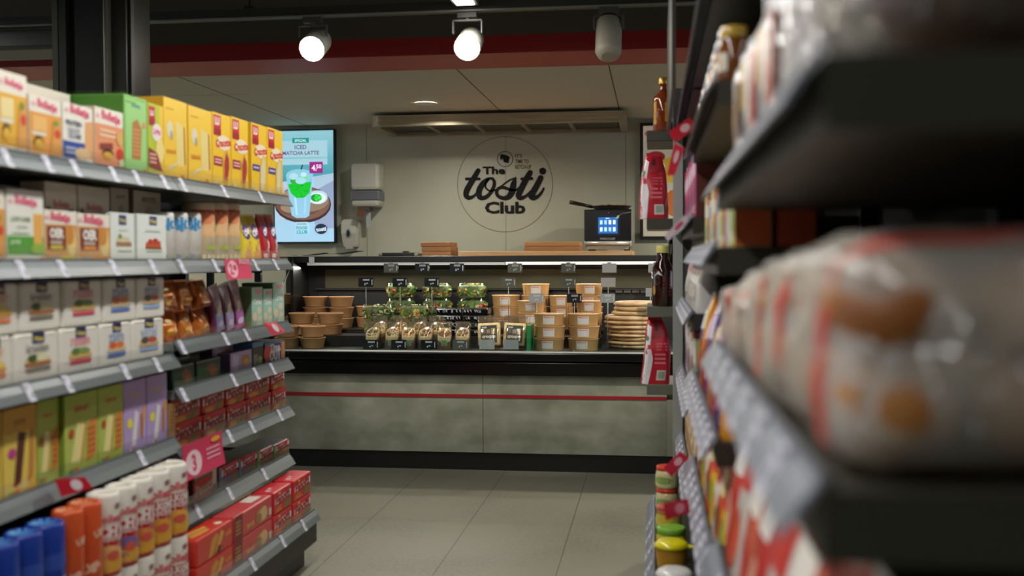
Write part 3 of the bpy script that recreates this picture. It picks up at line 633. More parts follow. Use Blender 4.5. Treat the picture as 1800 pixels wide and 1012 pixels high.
# ================================================================== aisle shelving, left side
XS = -1.45          # front line of the shelves
XP = -1.489         # front of the goods
def yat(px, X): return onX(px, 455, X).y
def rail_mesh(length, h=.044, out=.026):
    m = MB(); pr = [(0, 0), (0, -.004), (-.0, -.006), (out*.5, -h*.5), (out, -h), (out-.004, -h-.002), (-.006, -.006), (-.006, 0)]
    vs = []; n = len(pr)
    for y in (0, length):
        for x, z in pr: vs.append((x, y, z))
    fs = [(i, (i+1) % n, n+(i+1) % n, n+i) for i in range(n)]+[tuple(range(n))[::-1], tuple(range(n, 2*n))]
    m.add(vs, fs, RAIL); return m
def shelving(name, label, y0, y1, sgn, xfront, depth, shelves, height, base_x, base_z, group=None, panel_front=None, back=True, rail=RAIL):
    """sgn +1: goods face +X. shelves: (z of top surface, list of ticket y, extra dict)"""
    t = thing(name, label, 'shelving unit', (xfront-sgn*depth, (y0+y1)/2, 0), 0, group)
    bx, by = t.location.x, t.location.y
    def X(x): return x-bx
    def mbx(m, xa, xb, ya, yb, za, zb, mat): m.box(min(X(xa), X(xb)), max(X(xa), X(xb)), ya-by, yb-by, za, zb, mat); return m
    xb_ = xfront-sgn*depth
    m = MB(); mbx(m, xb_, xb_-sgn*.02, y0, y1, .02, height, BACKP)
    if back: m.build('back_panel', t)
    for yy in (y0, y1-.03):
        m = MB(); mbx(m, xb_, xb_+sgn*.05, yy, yy+.03, 0, height, DARK); m.build('upright', t)
    m = MB(); mbx(m, xb_+sgn*.051, base_x-sgn*.02, y0+.001, y1-.001, .10, base_z-.03, P('#2b2b26', .5)); mbx(m, xb_+sgn*.051, base_x-sgn*.07, y0+.01, y1-.01, 0.001, .10, P('#161613', .5)); m.build('base', t)
    for i, (z, ticks, ex) in enumerate(shelves):
        xf = base_x if ex.get('base') else xfront
        ya, yb2 = y0+.002, y1-.002
        m = MB(); mbx(m, xb_+sgn*.052, xf-sgn*.03, ya, yb2, z-ex.get('th', .024) if not ex.get('base') else z-.03, z, SHELFD if sgn < 0 else SHELFM)
        sh = m.build('shelf', t)
        L = yb2-ya+ex.get('over', 0); out = .026
        m = rail_mesh(L)
        if sgn < 0: m.v = [Vector((-v.x, v.y, v.z)) for v in m.v]; m.f = [f_[::-1] for f_ in m.f]
        m.mats = [rail]
        m.v = [v+Vector((X(xf-sgn*out), ya-by, z+.012)) for v in m.v]; m.build('price_rail', sh)
        if ex.get('lip', 1):
            m = MB(); mbx(m, xf-sgn*(out+.001), xf-sgn*(out+.003), ya, yb2, z+.012, z+.012+ex.get('liph', .03), CLEAR); m.build('clear_lip', sh)
        for yt, wt in ticks:
            m = MB(); A = Vector((X(xf-sgn*out*.93), 0, z+.0085)); B = Vector((X(xf-sgn*.0005), 0, z-.0335))
            nrm = Vector((sgn*.85, 0, .53))*.0012
            sl = .0
            vs = [A+nrm+Vector((0, yt-by-wt/2-sl, 0)), A+nrm+Vector((0, yt-by+wt/2-sl, 0)), B+nrm+Vector((0, yt-by+wt/2, 0)), B+nrm+Vector((0, yt-by-wt/2, 0))]
            m.add(vs, [(0, 1, 2, 3)], TICK)
            def lp(u0, u1, v0, v1, c=TICKI):
                q = lambda u, v: vs[0]*(1-u)*(1-v)+vs[1]*u*(1-v)+vs[2]*u*v+vs[3]*(1-u)*v+nrm*.4
                m.add([q(u0, v0), q(u1, v0), q(u1, v1), q(u0, v1)], [(0, 1, 2, 3)], c)
            if sgn > 0: lp(.12, .7, .12, .2); lp(.12, .55, .28, .34); lp(.5, .88, .55, .85, P('#9a9ba6', .6))
            else: lp(.15, .75, .15, .28); lp(.2, .6, .5, .8)
            m.build('price_ticket', sh)
    return t
YB = yat(318, XS)                      # joint between the two left bays
YE = yat(517, XS); YA = YB-1.25
XBASE = -1.345
def tk(pxs, X=XS, w=.026): return [(onX(p_, 455, X).y, w) for p_ in pxs]
zA = onX(515, 345, XS-.02).z-.012; zBs = onX(515, 454, XS-.02).z-.012
zC1 = onX(515, 562, XS-.02).z-.012; zC2 = onX(517, 626, XS-.02).z-.012; zC3 = onX(513, 709, XS-.02).z-.012; zC4 = onX(516, 793, XS-.02).z-.012
zC = onX(315, 618, XS-.02).z-.012; zD = onX(315, 764, XS-.02).z-.012
zBase = onX(560, 890, XBASE-.02).z-.012
shelving('shelving_bay', 'nearer dark shelving bay of biscuit shelves with grey price rails', YA, YB-.001, 1, XS, .5,
    [(zA, tk([24, 95, 143, 210, 250, 298]), {}), (zBs, tk([47, 118, 208, 276]), {}), (zC, tk([56, 124, 225, 281]), {}), (zD, tk([252]), {}), (zBase, tk([60, 200], XBASE), {'base': 1})], 1.62, XBASE, zBase, 'aisle shelving bays')
shelving('shelving_bay', 'farther dark shelving bay whose open end faces the chilled counter', YB+.001, YE, 1, XS, .5,
    [(zA, tk([330, 402, 466]), {}), (zBs, tk([326, 385, 455, 490]), {}), (zC1, tk([325, 401, 438]), {'liph': .02}), (zC2, tk([327, 415, 454, 483]), {'liph': .02}),
     (zC3, tk([407, 446, 495]), {}), (zC4, tk([350, 406, 467]), {}), (zBase, tk([445, 498, 535], XBASE), {'base': 1})], 1.62, XBASE, zBase, 'aisle shelving bays')
# the darker lower end plate and the clear end dividers
def clear_divider(px, z, h, label):
    y = yat(px, XS-.03); m = MB()
    vs = [(XS-.22, y, z+.003), (XS-.036, y, z+.003)]+[(XS-.036-.12*(1-math.cos(a*PI/16)), y, z+.003+h*math.sin(a*PI/16)*.98+.0) for a in range(1, 9)]+[(XS-.22, y, z+h)]
    m.add(vs, [list(range(len(vs)))], CLEAR); m.add([v_ if isinstance(v_, tuple) else v_ for v_ in [(x_, y_+.002, z_) for x_, y_, z_ in vs]], [list(range(len(vs)))[::-1]], CLEAR)
    tag(m.build('clear_divider'), label, 'divider')
# ---- art recipes -------------------------------------------------
RD = '#c8202c'; PK = '#e8557e'
def brand(u, v, w, c=PK): return [('e', u-w*.62, v, .055, .03, c), ('e', u-w*.62, v, .03, .016, '#f4f0ea'), ('t', 'Bolletje', u+w*.08, v, w, c, .03, -.06)]
def cracker(c1, c2, txt=None):
    return [('r', 0, 0, 1, .74, c1), ('r', 0, 0, 1, .10, '#e8dfc8')]+brand(.5, .86, .62)+[('r', .08, .44, .52, .68, c2), ('r', .06, .38, .5, .43, '#f2ead2'), ('e', .26, .27, .15, .1, '#57461f'), ('e', .27, .24, .13, .08, '#e3b33a'), ('p', [(.62, .1), (.98, .12), (.98, .7), (.72, .6)], '#e0a253'), ('e', .84, .45, .1, .07, '#d8452f'), ('e', .8, .62, .07, .05, '#6a9a36'), ('e', .9, .05, .05, .03, '#e0574a')]
ARTS = {
 'melba': ('#efe9d8', cracker('#e9b23f', '#f2dfa0'), '#e8e2d2'),
 'toast': ('#efe9d8', cracker('#e8a24a', '#f0bd70'), '#b9a78c'),
 'protein': ('#eceade', [('r', 0, 0, 1, .10, '#e9e6da'), ('r', .0, .1, .72, .38, '#2a4d9c'), ('p', [(.7, .14), (1, .14), (1, .78), (.72, .74)], '#e4aa70'), ('e', .62, .2, .25, .1, '#e6c79a')]+brand(.5, .88, .62)+[('t', 'PROTEIN', .34, .68, .5, '#3d4a6e', .03), ('t', 'CRACKER', .34, .57, .42, '#5d6a8e', .01), ('t', 'SESAM', .36, .48, .4, '#6a7690', .01), ('l', .06, .16, .4, .3, 2, '#b9c6e2')], '#b4a48c'),
 'spelt': ('#efe9d8', [('r', 0, 0, 1, .74, '#e79a6c'), ('r', 0, 0, 1, .08, '#efe0cc')]+brand(.5, .86, .66)+[('l', .15, .52, .7, .68, 2, '#f3cfae'), ('p', [(.14, .42), (.6, .46), (.6, .35), (.14, .32)], '#8e3a2c'), ('e', .42, .27, .2, .08, '#2c2016'), ('e', .42, .24, .18, .06, '#e0a83a'), ('e', .85, .3, .13, .09, '#cf3626'), ('e', .85, .55, .12, .12, '#e0b068'), ('e', .9, .15, .1, .06, '#d9e1b2')], '#d8b088'),
 'greenbox': ('#86c468', [('r', .05, .04, .95, .95, '#9fd582'), ('r', .05, .9, .5, .93, '#6cb24e'), ('t', 'crunchy', .5, .88, .4, '#2b8fa0', .02), ('p', [(.3, .2), (.68, .2), (.74, .6), (.55, .72), (.34, .66)], '#b77b3e'), ('l', .34, .24, .66, .6, 7, '#d39a5c'), ('e', .85, .66, .07, .04, '#e78a6a'), ('e', .85, .06, .08, .03, '#d9603c')], '#4d8a2c'),
 'luspelt': ('#b9c832', [('p', [(.6, 0), (1, 0), (1, 1), (.75, 1)], '#ecc63a'), ('r', .05, .72, .45, .96, '#c7202c'), ('t', 'LU', .25, .87, .24, '#f6e6e6', .05), ('r', .05, .70, .45, .80, '#a3162a'), ('e', .55, .62, .32, .12, '#efe3df'), ('t', 'Light', .55, .62, .5, '#d04a72', .04), ('e', .75, .38, .28, .16, '#efd98a'), ('p', [(0, .14), (.9, .10), (.55, .34), (0, .4)], '#8e2a2c'), ('l', .06, .18, .5, .34, 3, '#dbb0a0'), ('e', .5, .05, .35, .04, '#d9bf72')], '#c9a63a'),
 'yellowbox': ('#f2c83c', [('p', [(.55, .2), (.85, .2), (.82, .7), (.5, .74)], '#e9d68a'), ('p', [(.85, .2), (.92, .24), (.88, .68), (.82, .7)], '#b77a2c'), ('e', .24, .62, .12, .1, '#ded8c0'), ('e', .3, .55, .06, .06, '#a9a58c'), ('l', .08, .86, .4, .88, 1, '#b98e2a'), ('t', 'naturel', .28, .36, .38, '#e0872a', .02), ('p', [(.1, .1), (.5, .2), (.52, .24), (.2, .16)], '#d5d2b4'), ('e', .75, .06, .08, .03, '#d8732c')], '#d9a425'),
 'cracotte_r': ('#f2c62e', [('r', .05, .72, .45, .97, '#c7202c'), ('t', 'LU', .25, .89, .26, '#f6e6e6', .05), ('r', .05, .70, .45, .79, '#a3162a'), ('e', .6, .62, .38, .10, '#f0e4c8'), ('t', 'Cracotte', .58, .62, .84, '#d8432c', .05, .12), ('r', .05, .30, .5, .42, '#a92434'), ('l', .1, .32, .45, .4, 2, '#ebbfc0'), ('p', [(.55, .1), (.75, .06), (.93, .3), (.9, .45), (.72, .54), (.55, .4)], '#e0b24a'), ('p', [(.60, .13), (.74, .10), (.88, .3), (.86, .42), (.72, .50), (.6, .36)], '#b0332c'), ('e', .12, .07, .08, .03, '#dcd7b2')], '#e0b227'),
 'cracotte_w': ('#f2c62e', [('r', .05, .72, .45, .97, '#c7202c'), ('t', 'LU', .25, .89, .26, '#f6e6e6', .05), ('r', .05, .70, .45, .79, '#a3162a'), ('e', .6, .62, .38, .10, '#f0e4c8'), ('t', 'Cracotte', .58, .62, .84, '#d8432c', .05, .12), ('r', .05, .33, .5, .42, '#51418a'), ('l', .1, .35, .45, .4, 1, '#cfc6e6'), ('p', [(.5, .06), (.8, .04), (.93, .3), (.9, .55), (.72, .58), (.52, .4)], '#e2c265'), ('p', [(.56, .08), (.75, .06), (.86, .3), (.84, .5), (.72, .54), (.58, .38)], '#ddd5ac'), ('e', .12, .07, .08, .03, '#dcd7b2')], '#e0b227'),
 'lowcarb': ('#ecece2', [('r', 0, .12, 1, .37, '#57a53a'), ('p', [(.72, .2), (.95, .2), (.98, .68), (.7, .68)], '#eeb257')]+brand(.46, .83, .6)+[('t', 'LOW CARB', .36, .6, .52, '#7a9b6c', .03), ('t', 'crackers', .38, .5, .3, '#9bae90', .01), ('l', .12, .39, .6, .43, 1, '#b5c6a8'), ('e', .82, .2, .2, .08, '#93bf3c'), ('t', 'goede', .2, .29, .26, '#d2e8c4', .02), ('e', .92, .06, .07, .03, '#e08a70')], '#dfe0d6'),
 'oer_y': ('#ece6d6', [('r', 0, .0, 1, .74, '#d79c58'), ('r', .0, 0, 1, .1, '#e9dfcc'), ('r', .06, .25, .62, .70, '#7c2a22'), ('e', .82, .4, .14, .3, '#e6cf86'), ('e', .75, .55, .14, .2, '#d38f3f')]+brand(.42, .86, .6)+[('t', 'OER', .34, .57, .44, '#f1ede4', .06), ('l', .14, .36, .5, .44, 2, '#eadfce'), ('r', .14, .27, .52, .34, '#d9c52a'), ('e', .65, .1, .25, .06, '#d9cc4a'), ('e', .25, .1, .2, .06, '#bfa987')], '#d9cdb6'),
 'oer_o': ('#ece6d6', [('r', 0, .0, 1, .74, '#d79c58'), ('r', .0, 0, 1, .1, '#e9dfcc'), ('r', .06, .25, .62, .70, '#7c2a22'), ('e', .82, .4, .14, .3, '#e6cf86'), ('e', .75, .55, .14, .2, '#d38f3f')]+brand(.42, .86, .6)+[('t', 'OER', .34, .57, .44, '#f1ede4', .06), ('l', .14, .36, .5, .44, 2, '#eadfce'), ('r', .14, .27, .52, .34, '#ec8f25'), ('e', .65, .1, .25, .06, '#e39a45'), ('e', .25, .1, .2, .06, '#bfa987')], '#d9cdb6'),
 'oerback': ('#e2dac8', [('t', 'Bolletje', .5, .72, .5, '#cc4a5c', .03), ('r', .05, .62, .16, .70, '#54733c'), ('r', .7, .58, .88, .68, '#84443a')], '#cfc5ae'),
 'wasa_s': ('#e6ece6', [('r', .32, .76, .64, .96, '#22407e'), ('t', 'Wasa', .48, .86, .26, '#e9cf3c', .03), ('r', .2, .33, .85, .42, '#a87b4e'), ('e', .5, .47, .3, .06, '#d9cfae'), ('e', .36, .53, .08, .05, '#6f9a4a'), ('l', .25, .2, .85, .26, 1, '#7f9f7c'), ('l', .3, .64, .7, .67, 1, '#bac6ba')], '#cfd6ca'),
 'wasa_l': ('#e9efe9', [('r', .4, .78, .66, .97, '#22407e'), ('t', 'Wasa', .53, .87, .22, '#e9cf3c', .03), ('p', [(.25, .3), (.8, .3), (.78, .46), (.28, .42)], '#c8551e'), ('e', .42, .44, .08, .05, '#c72a22'), ('e', .6, .46, .09, .05, '#c72a22'), ('r', .25, .28, .82, .31, '#7e2c22'), ('l', .28, .2, .82, .26, 1, '#7fbfa6'), ('l', .25, .64, .75, .68, 1, '#bac6ba'), ('r', 0, .0, 1, .03, '#d6ded6')], '#cfd6ca'),
 'greyback': ('#cfccb8', [('t', 'BISCOTTE', .55, .88, .5, '#4c6e44', .03), ('e', .55, .68, .16, .1, '#b3ad88'), ('r', .08, .42, .36, .54, '#57a483')], '#9d957c'),
 'mint': ('#9fd2be', [('e', .25, .28, .2, .1, '#e9c9a4'), ('e', .7, .2, .16, .08, '#e9c9a4'), ('e', .65, .42, .18, .09, '#efd5b4'), ('t', 'Cereal', .5, .64, .7, '#e6f3ee', .05), ('e', .6, .9, .3, .06, '#e78a96'), ('e', .8, .7, .08, .05, '#e78a96'), ('e', .3, .1, .1, .05, '#d98c7a'), ('p', [(0, .3), (.15, .0), (0, 0)], '#6fb29a')], '#7f9a6c'),
 'choco_y': ('#eacf5c', [('r', 0, .72, 1, 1, '#d8a23a'), ('t', 'pure', .5, .82, .34, '#8e6a2a', .02), ('p', [(.28, .12), (.5, .14), (.68, .7), (.44, .72)], '#5c2c20'), ('p', [(.72, .12), (.9, .2), (.95, .74), (.8, .72)], '#c98b3e'), ('e', .24, .5, .12, .06, '#c63f8e'), ('e', .2, .05, .08, .03, '#7fae4c'), ('e', .36, .06, .08, .03, '#e0644a')], '#c9a62f'),
 'green_y': ('#b4c65a', [('r', 0, .8, 1, 1, '#a8ba45'), ('t', 'lemon', .5, .82, .42, '#cc4a34', .03), ('p', [(.16, .16), (.42, .14), (.6, .6), (.36, .64)], '#eee39a'), ('p', [(.42, .12), (.5, .16), (.66, .62), (.6, .64)], '#cf9a4c'), ('p', [(.62, .12), (.92, .18), (.96, .66), (.72, .6)], '#d8883c'), ('l', .66, .2, .9, .56, 5, '#b9672a'), ('e', .18, .52, .08, .06, '#b8462c'), ('e', .16, .06, .07, .03, '#5fa04c'), ('e', .3, .07, .07, .03, '#e0644a')], '#8aa03a'),
 'lilac': ('#b79fd4', [('t', 'citron', .5, .8, .42, '#d8b25a', .02), ('p', [(.3, .1), (.5, .1), (.66, .54), (.48, .58)], '#e2e2e0'), ('p', [(.66, .2), (.82, .24), (.98, .58), (.84, .62)], '#dc9a4a'), ('r', .74, .16, .8, .5, '#9a5f2a'), ('e', .24, .42, .12, .07, '#ece04e'), ('e', .3, .06, .1, .03, '#d8d2c8'), ('e', .36, .06, .05, .02, '#e0644a')], '#8a6fb0'),
 'choc_lilac': ('#b8a6d8', [('e', .7, .5, .2, .3, '#c9862e'), ('e', .72, .4, .14, .2, '#e0ae52'), ('p', [(.06, .1), (.3, .05), (.4, .8), (.1, .9)], '#d9cfee')], '#6d5a7c'),
 'blue_jam': ('#24357e', [('e', .15, .5, .2, .4, '#d8382c'), ('t', 'Time', .5, .7, .5, '#eceaf4', .05), ('t', 'OUT', .5, .36, .56, '#eceaf4', .05), ('r', .8, .1, 1, .95, '#c98a5a'), ('r', 0, .9, .8, 1, '#4d86b8')], '#6a5848'),
 'red_pk': ('#c42430', [('r', 0, .78, 1, 1, '#d42c38'), ('p', [(.04, .34), (.96, .44), (.96, .74), (.04, .66)], '#e6dcd4'), ('t', 'Penotti', .5, .55, .8, '#9a2430', .06, .06), ('p', [(.1, 0), (.9, 0), (.96, .36), (.1, .3)], '#c25a30'), ('p', [(.5, .02), (.68, .02), (.9, .36), (.76, .36)], '#4f8a38'), ('e', .3, .14, .2, .12, '#d8923c'), ('e', .2, .8, .05, .05, '#ecc23c')], '#8e1a24'),
 'brown_red': ('#7c3a2a', [('p', [(.0, .0), (.7, .0), (.72, .86), (0, .7)], '#c22a30'), ('t', 'Penotti', .42, .4, .7, '#c8a89c', .05, .05), ('r', .76, .3, .92, .95, '#d8cfbf')], '#4f2a20'),
 'long_a': ('#d0382a', [('p', [(.3, .06), (.42, .1), (.6, .7), (.52, .86), (.4, .7)], '#d69a3c'), ('p', [(.48, .1), (.6, .2), (.74, .72), (.66, .86)], '#e0ae50'), ('p', [(.5, .06), (.62, .06), (.66, .3), (.58, .34)], '#4a2418'), ('t', 'wafel', .86, .6, .18, '#e8a04a', .03)], '#c03226'),
 'long_b': ('#cc4a4c', [('r', 0, 0, .2, 1, '#7c2a24'), ('l', .03, .2, .16, .8, 4, '#b98a4a'), ('e', .68, .42, .12, .28, '#c9a06a'), ('e', .76, .44, .1, .3, '#dcb980'), ('e', .62, .36, .08, .2, '#a87a4a'), ('t', 'biscuit', .4, .34, .2, '#e0b25a', .03), ('r', .9, .2, .97, .5, '#dcd6c4')], '#c4403e'),
 'red_sq': ('#cf2732', [('p', [(.08, .42), (.95, .5), (.95, .78), (.08, .66)], '#ece6e0'), ('t', 'Penotti', .5, .6, .78, '#a82a36', .06, .06), ('p', [(.55, .04), (.98, .08), (.98, .44), (.62, .4)], '#8a6a3c'), ('r', .1, .1, .42, .2, '#e0872c'), ('r', .12, .24, .4, .33, '#dc7a28'), ('e', .3, .86, .05, .06, '#ecc23c')], '#d42c38'),
}
FARW = ['near end', 'far end']
def put_box(key, px0, px1, z, top, X, d, label, cat='biscuit box', group=None, name='biscuit_carton', x_off=0, gap=.001, h=None, rz=PI/2, tilt=0):
    Xf = X+x_off; y0, y1 = yat(px0, Xf), yat(px1, Xf); w_ = y1-y0-gap*2
    hh = h or (onX((px0+px1)/2, top, Xf).z-z)
    base, ops, topc = ARTS[key]
    o = carton(w_, d, hh, base, ops, topc, side=topc).build(name, loc=(Xf-d/2, (y0+y1)/2, z+.0008), rz=rz)
    if tilt: o.rotation_euler = (0, 0, rz+tilt)
    return tag(o, label, cat, group)
# ---- top shelf
GA = 'cartons on the top shelf'
zt_ = zA
for key, a, b_, top, d, lab in (
  ('melba', -62, -1, 112, .12, 'tall cream and yellow cracker carton at the very near end of the top shelf'),
  ('melba', 0, 52, 130, .12, 'tall cream topped cracker carton beside the orange toast carton, top shelf'),
  ('toast', 55, 112, 173, .13, 'cream and orange toast carton between the tall cream one and the protein one'),
  ('protein', 113.5, 167, 186, .13, 'white cracker carton with a blue corner reading protein, top shelf'),
  ('spelt', 170, 220, 194, .07, 'low salmon coloured cracker carton in front of the green cartons, top shelf'),
  ('greenbox', 221.5, 262, 172, .26, 'light green carton with a brown cracker picture, top shelf'),
  ('luspelt', 263, 290, 185, .12, 'lime green carton with a red badge next to the yellow cartons, top shelf'),
  ('yellowbox', 291, 332, 177, .12, 'taller plain yellow cracker carton with egg picture, nearest of two, top shelf'),
  ('yellowbox', 334, 375, 192, .12, 'plain yellow cracker carton with egg picture, second of two, top shelf'),
  ('cracotte_r', 376, 408, 202, .12, 'yellow toast carton with red strip, nearest of the two dark red ones, top shelf'),
  ('cracotte_r', 409, 438.5, 210, .12, 'yellow toast carton with red strip, farther of the two dark red ones, top shelf'),
  ('cracotte_w', 444, 471, 220, .12, 'yellow toast carton with purple strip, nearer of the last two, top shelf'),
  ('cracotte_w', 472, 498.5, 228, .12, 'yellow toast carton with purple strip at the far end, top shelf')):
    put_box(key, a, b_, zt_, top, XP, d, lab, 'carton', GA)
# goods standing behind the front row of the top shelf
for (a, b_, top, xo, key, lab) in ((50, 128, 158, -.145, 'oerback', 'beige carton standing behind the toast and protein cartons, top shelf'),):
    put_box(key, a, b_, zt_, top, XP, .12, lab, 'carton', None, x_off=xo)
m = MB(); y0, y1 = yat(222, XP), yat(262, XP); zz = onX(240, 170, XP).z
tag((lambda mm: (mm.add([(XP-.26, y0-.05, zz+.004), (XP+.004, y0-.0, zz+.006), (XP+.006, y1+.05, zz+.004), (XP-.26, y1+.05, zz+.005)], [(0, 1, 2, 3)], CLEAR), mm.build('clear_film'))[1])(m), 'loose clear wrapping film lying over the green carton tops', 'film')
# ---- second shelf
z = zBs; GB = 'packs on the second shelf'
put_box('toast', -60, 10, z, 331, XP, .1, 'cream and orange carton cut off by the photo edge, second shelf', 'carton')
put_box('lowcarb', 13, 78, z, 334, XP, .1, 'white and green low carb cracker carton, second shelf', 'carton')
put_box('oer_y', 79.5, 136.5, z, 371, XP, .07, 'brown and cream cracker carton with a yellow stripe, second shelf', 'carton', 'short brown cracker cartons')
put_box('oer_o', 138, 194, z, 377, XP, .07, 'brown and cream cracker carton with an orange stripe, second shelf', 'carton', 'short brown cracker cartons')
put_box('oerback', 80, 137, z, 322, XP, .07, 'beige carton standing taller behind the yellow striped cracker carton', 'carton', None, x_off=-.075)
put_box('oerback', 139, 194.5, z, 329, XP, .07, 'beige carton standing taller behind the orange striped cracker carton', 'carton', None, x_off=-.075)
put_box('wasa_s', 195.5, 237.5, z, 375, XP, .07, 'small white crispbread carton with bread slice picture, second shelf', 'carton')
put_box('greyback', 196, 228, z, 331, XP, .10, 'grey green carton behind the small white crispbread carton', 'carton', None, x_off=-.12)
put_box('greyback', 236, 284, z, 337, XP, .06, 'grey green carton behind the white tomato crispbread carton', 'carton', None, x_off=-.11)
put_box('wasa_l', 242, 293, z, 378, XP, .07, 'white crispbread carton with tomato toast picture, second shelf', 'carton')
BIO = [('r', 0, 0, 1, .06, '#e6ded0'), ('t', 'BIO', .5, .75, .62, '#3f93c6', .06), ('l', .2, .42, .62, .6, 4, '#6f93ac'), ('e', .3, .12, .12, .05, '#6c84a4'), ('e', .72, .12, .1, .05, '#c2d24a'), ('r', .85, .1, 1, .8, '#e6b888')]
BEI = [('r', 0, .02, 1, .12, '#e8dcae'), ('e', .35, .55, .3, .14, '#ecc08c'), ('e', .3, .72, .22, .1, '#e88f60'), ('r', 0, .78, 1, .86, '#c4552e'), ('r', .3, .2, .6, .27, '#a8bc54'), ('e', .7, .58, .14, .08, '#e2dca0'), ('e', .82, .62, .08, .04, '#8aa040')]
for i, (a, b_) in enumerate(((294, 316), (317.5, 341), (341.5, 363))):
    X = XP; y0, y1 = yat(a, X), yat(b_, X); r_ = (y1-y0)/2-.001; hh = onX((a+b_)/2, 373, X).z-z
    tag(roll(r_, hh, '#dedcd4', BIO, '#d9d5cc').build('biscuit_roll', loc=(X-r_, (y0+y1)/2, z+.001), rz=PI/2-.35), 'white and blue round wrapped roll, %s of three beside the white tomato carton' % ORD[i], 'biscuit roll', 'white and blue rolls')
for i, (a, b_) in enumerate(((364, 387.5), (388.5, 410), (411, 430))):
    X = XP; y0, y1 = yat(a, X), yat(b_, X); r_ = (y1-y0)/2-.001; hh = onX((a+b_)/2, 355, X).z-z
    tag(roll(r_, hh, '#e4d2ae', BEI, '#c39a78', cap='#b98a68').build('biscuit_roll', loc=(X-r_, (y0+y1)/2, z+.001), rz=PI/2), 'tall beige and orange wrapped roll, %s of three beside the yellow sleeves' % ORD[i], 'biscuit roll', 'tall beige rolls')
    r2 = r_*.8
def sleeve(w_, h_, base, ops, seed): return pouch(w_, w_*.75, h_, P(base, .3), ops, seed, .04, n=20, nv=8, seal=.04)
YEL = [('r', 0, .0, 1, .22, '#e9a240'), ('e', .5, .66, .46, .17, '#4a2c74'), ('t', 'Oke', .5, .66, .7, '#f0ecf2', .07, .4), ('e', .6, .3, .3, .1, '#e6b45a'), ('l', .5, .4, .8, .44, 1, '#b99a2c')]
RDS = [('e', .6, .68, .46, .17, '#3f2a64'), ('t', 'Oke', .58, .68, .7, '#f0ecf2', .07, .5), ('r', .1, .08, .5, .17, '#e9d5cc'), ('t', 'roll', .6, .34, .5, '#e6d6dc', .05, 1.2), ('r', 0, 0, 1, .06, '#7c2a24')]
for i, (a, b_, ba, ops, nm) in enumerate(((431, 446.5, '#e8cf3a', YEL, 'yellow sweet sleeve with a purple oval, nearer of two'), (446.5, 463, '#e8cf3a', YEL, 'yellow sweet sleeve with a purple oval, farther of two'),
        (464, 478, '#b3222c', RDS, 'red sweet sleeve with a purple oval, nearer of two'), (478.5, 493, '#b3222c', RDS, 'red sweet sleeve with a purple oval, at the shelf end'))):
    y0, y1 = yat(a, XP), yat(b_, XP); hh = onX((a+b_)/2, 376, XP).z-z
    w_ = y1-y0-.003
    tag(sleeve(w_, hh*.95, ba, ops, i).build('biscuit_sleeve', loc=(XP-w_*.4, (y0+y1)/2, z+.001), rz=PI/2), nm, 'biscuit sleeve', 'sweet sleeves on the second shelf')
clear_divider(497, zBs, .125, 'clear curved divider closing the far end of the second shelf')
# ---- third shelf, near bay: two layers of white crispbread blocks
z = zC
WS = {
 'veg': ('#3c5f2c', '#d8c98a', '#b0622e', '#7a7468', 'kruiden'), 'pink': ('#5d7f3c', '#d9b96c', '#d8b060', '#d8445c', 'rozen'), 'blue': ('#d9632c', '#e8c9a0', '#cfc0a0', '#4d78c4', 'zalm'), 'pale': ('#4a4a40', '#e6b088', '#c9ae82', '#8fb2dc', 'vezel'), 'orange': ('#d9a02c', '#e8c25c', '#e0a23c', '#e8824c', 'meer')}
def wasa_block(w_, h_, kind, seed):
    f_, f2, br, st, tx = WS[kind]; d = .11
    txc = {'veg': '#8f8f84', 'pink': '#e88a98', 'blue': '#8fa4c8', 'pale': '#a9bcd8', 'orange': '#e8a878'}[kind]
    mb = MB(); mb.box(-w_/2, w_/2, -d/2, d/2, 0, h_, P('#e9e7dc', .4), b=.009)
    for s_ in (-1, 1): mb.box(-w_*.43, w_*.43, -d/2-.0006, -d/2+.002, h_*(.04 if s_ < 0 else .93), h_*(.06 if s_ < 0 else .96), P('#dcd9cc', .45))
    art(mb, [('r', .38, .78, .66, 1.0, '#1f3272'), ('t', 'Wasa', .52, .88, .22, '#e8d040', .03), ('t', tx, .5, .70, .5, txc, .02), ('e', .5, .46, .28, .12, f2), ('e', .38, .5, .12, .08, f_), ('e', .6, .5, .14, .07, {'veg': '#e3dfb8', 'pink': '#7d9a58', 'blue': '#e07a3c', 'pale': '#b8563c', 'orange': '#ecd27c'}[kind]), ('r', .2, .36, .8, .42, br), ('r', .22, .24, .78, .32, st)], flat(w_, d, h_), w_, h_, 2)
    return mb
rowU = [(-38, 33, 'orange', 594), (35, 108, 'veg', 583), (112, 180, 'pink', 577), (182, 240, 'blue', 569), (241, 291, 'pale', 563)]
rowL = [(-48, 20, 'orange'), (23, 101, 'veg'), (104, 171, 'pink'), (174, 229, 'blue'), (230, 287, 'pale')]
NAMES = {'orange': 'orange printed', 'veg': 'herb printed', 'pink': 'pink striped', 'blue': 'salmon printed blue striped', 'pale': 'pale blue striped'}
hU = (onX(120, 492, XP).z-z)/2
for i, (a, b_, kd) in enumerate(rowL):
    y0, y1 = yat(a, XP), yat(b_, XP)
    tag(wasa_block(y1-y0-.002, hU-.0015, kd, i).build('crispbread_pack', loc=(XP-.055, (y0+y1)/2, z+.001), rz=PI/2), 'white %s crispbread pack in the lower layer, third shelf' % NAMES[kd], 'crispbread', 'white crispbread packs')
for i, (a, b_, kd, _) in enumerate(rowU):
    y0, y1 = yat(a, XP), yat(b_, XP)
    tag(wasa_block(y1-y0-.002, hU-.002, kd, i+9).build('crispbread_pack', loc=(XP-.058, (y0+y1)/2, z+.001+hU), rz=PI/2), 'white %s crispbread pack in the upper layer, third shelf' % NAMES[kd], 'crispbread', 'white crispbread packs')
XPF = -1.508
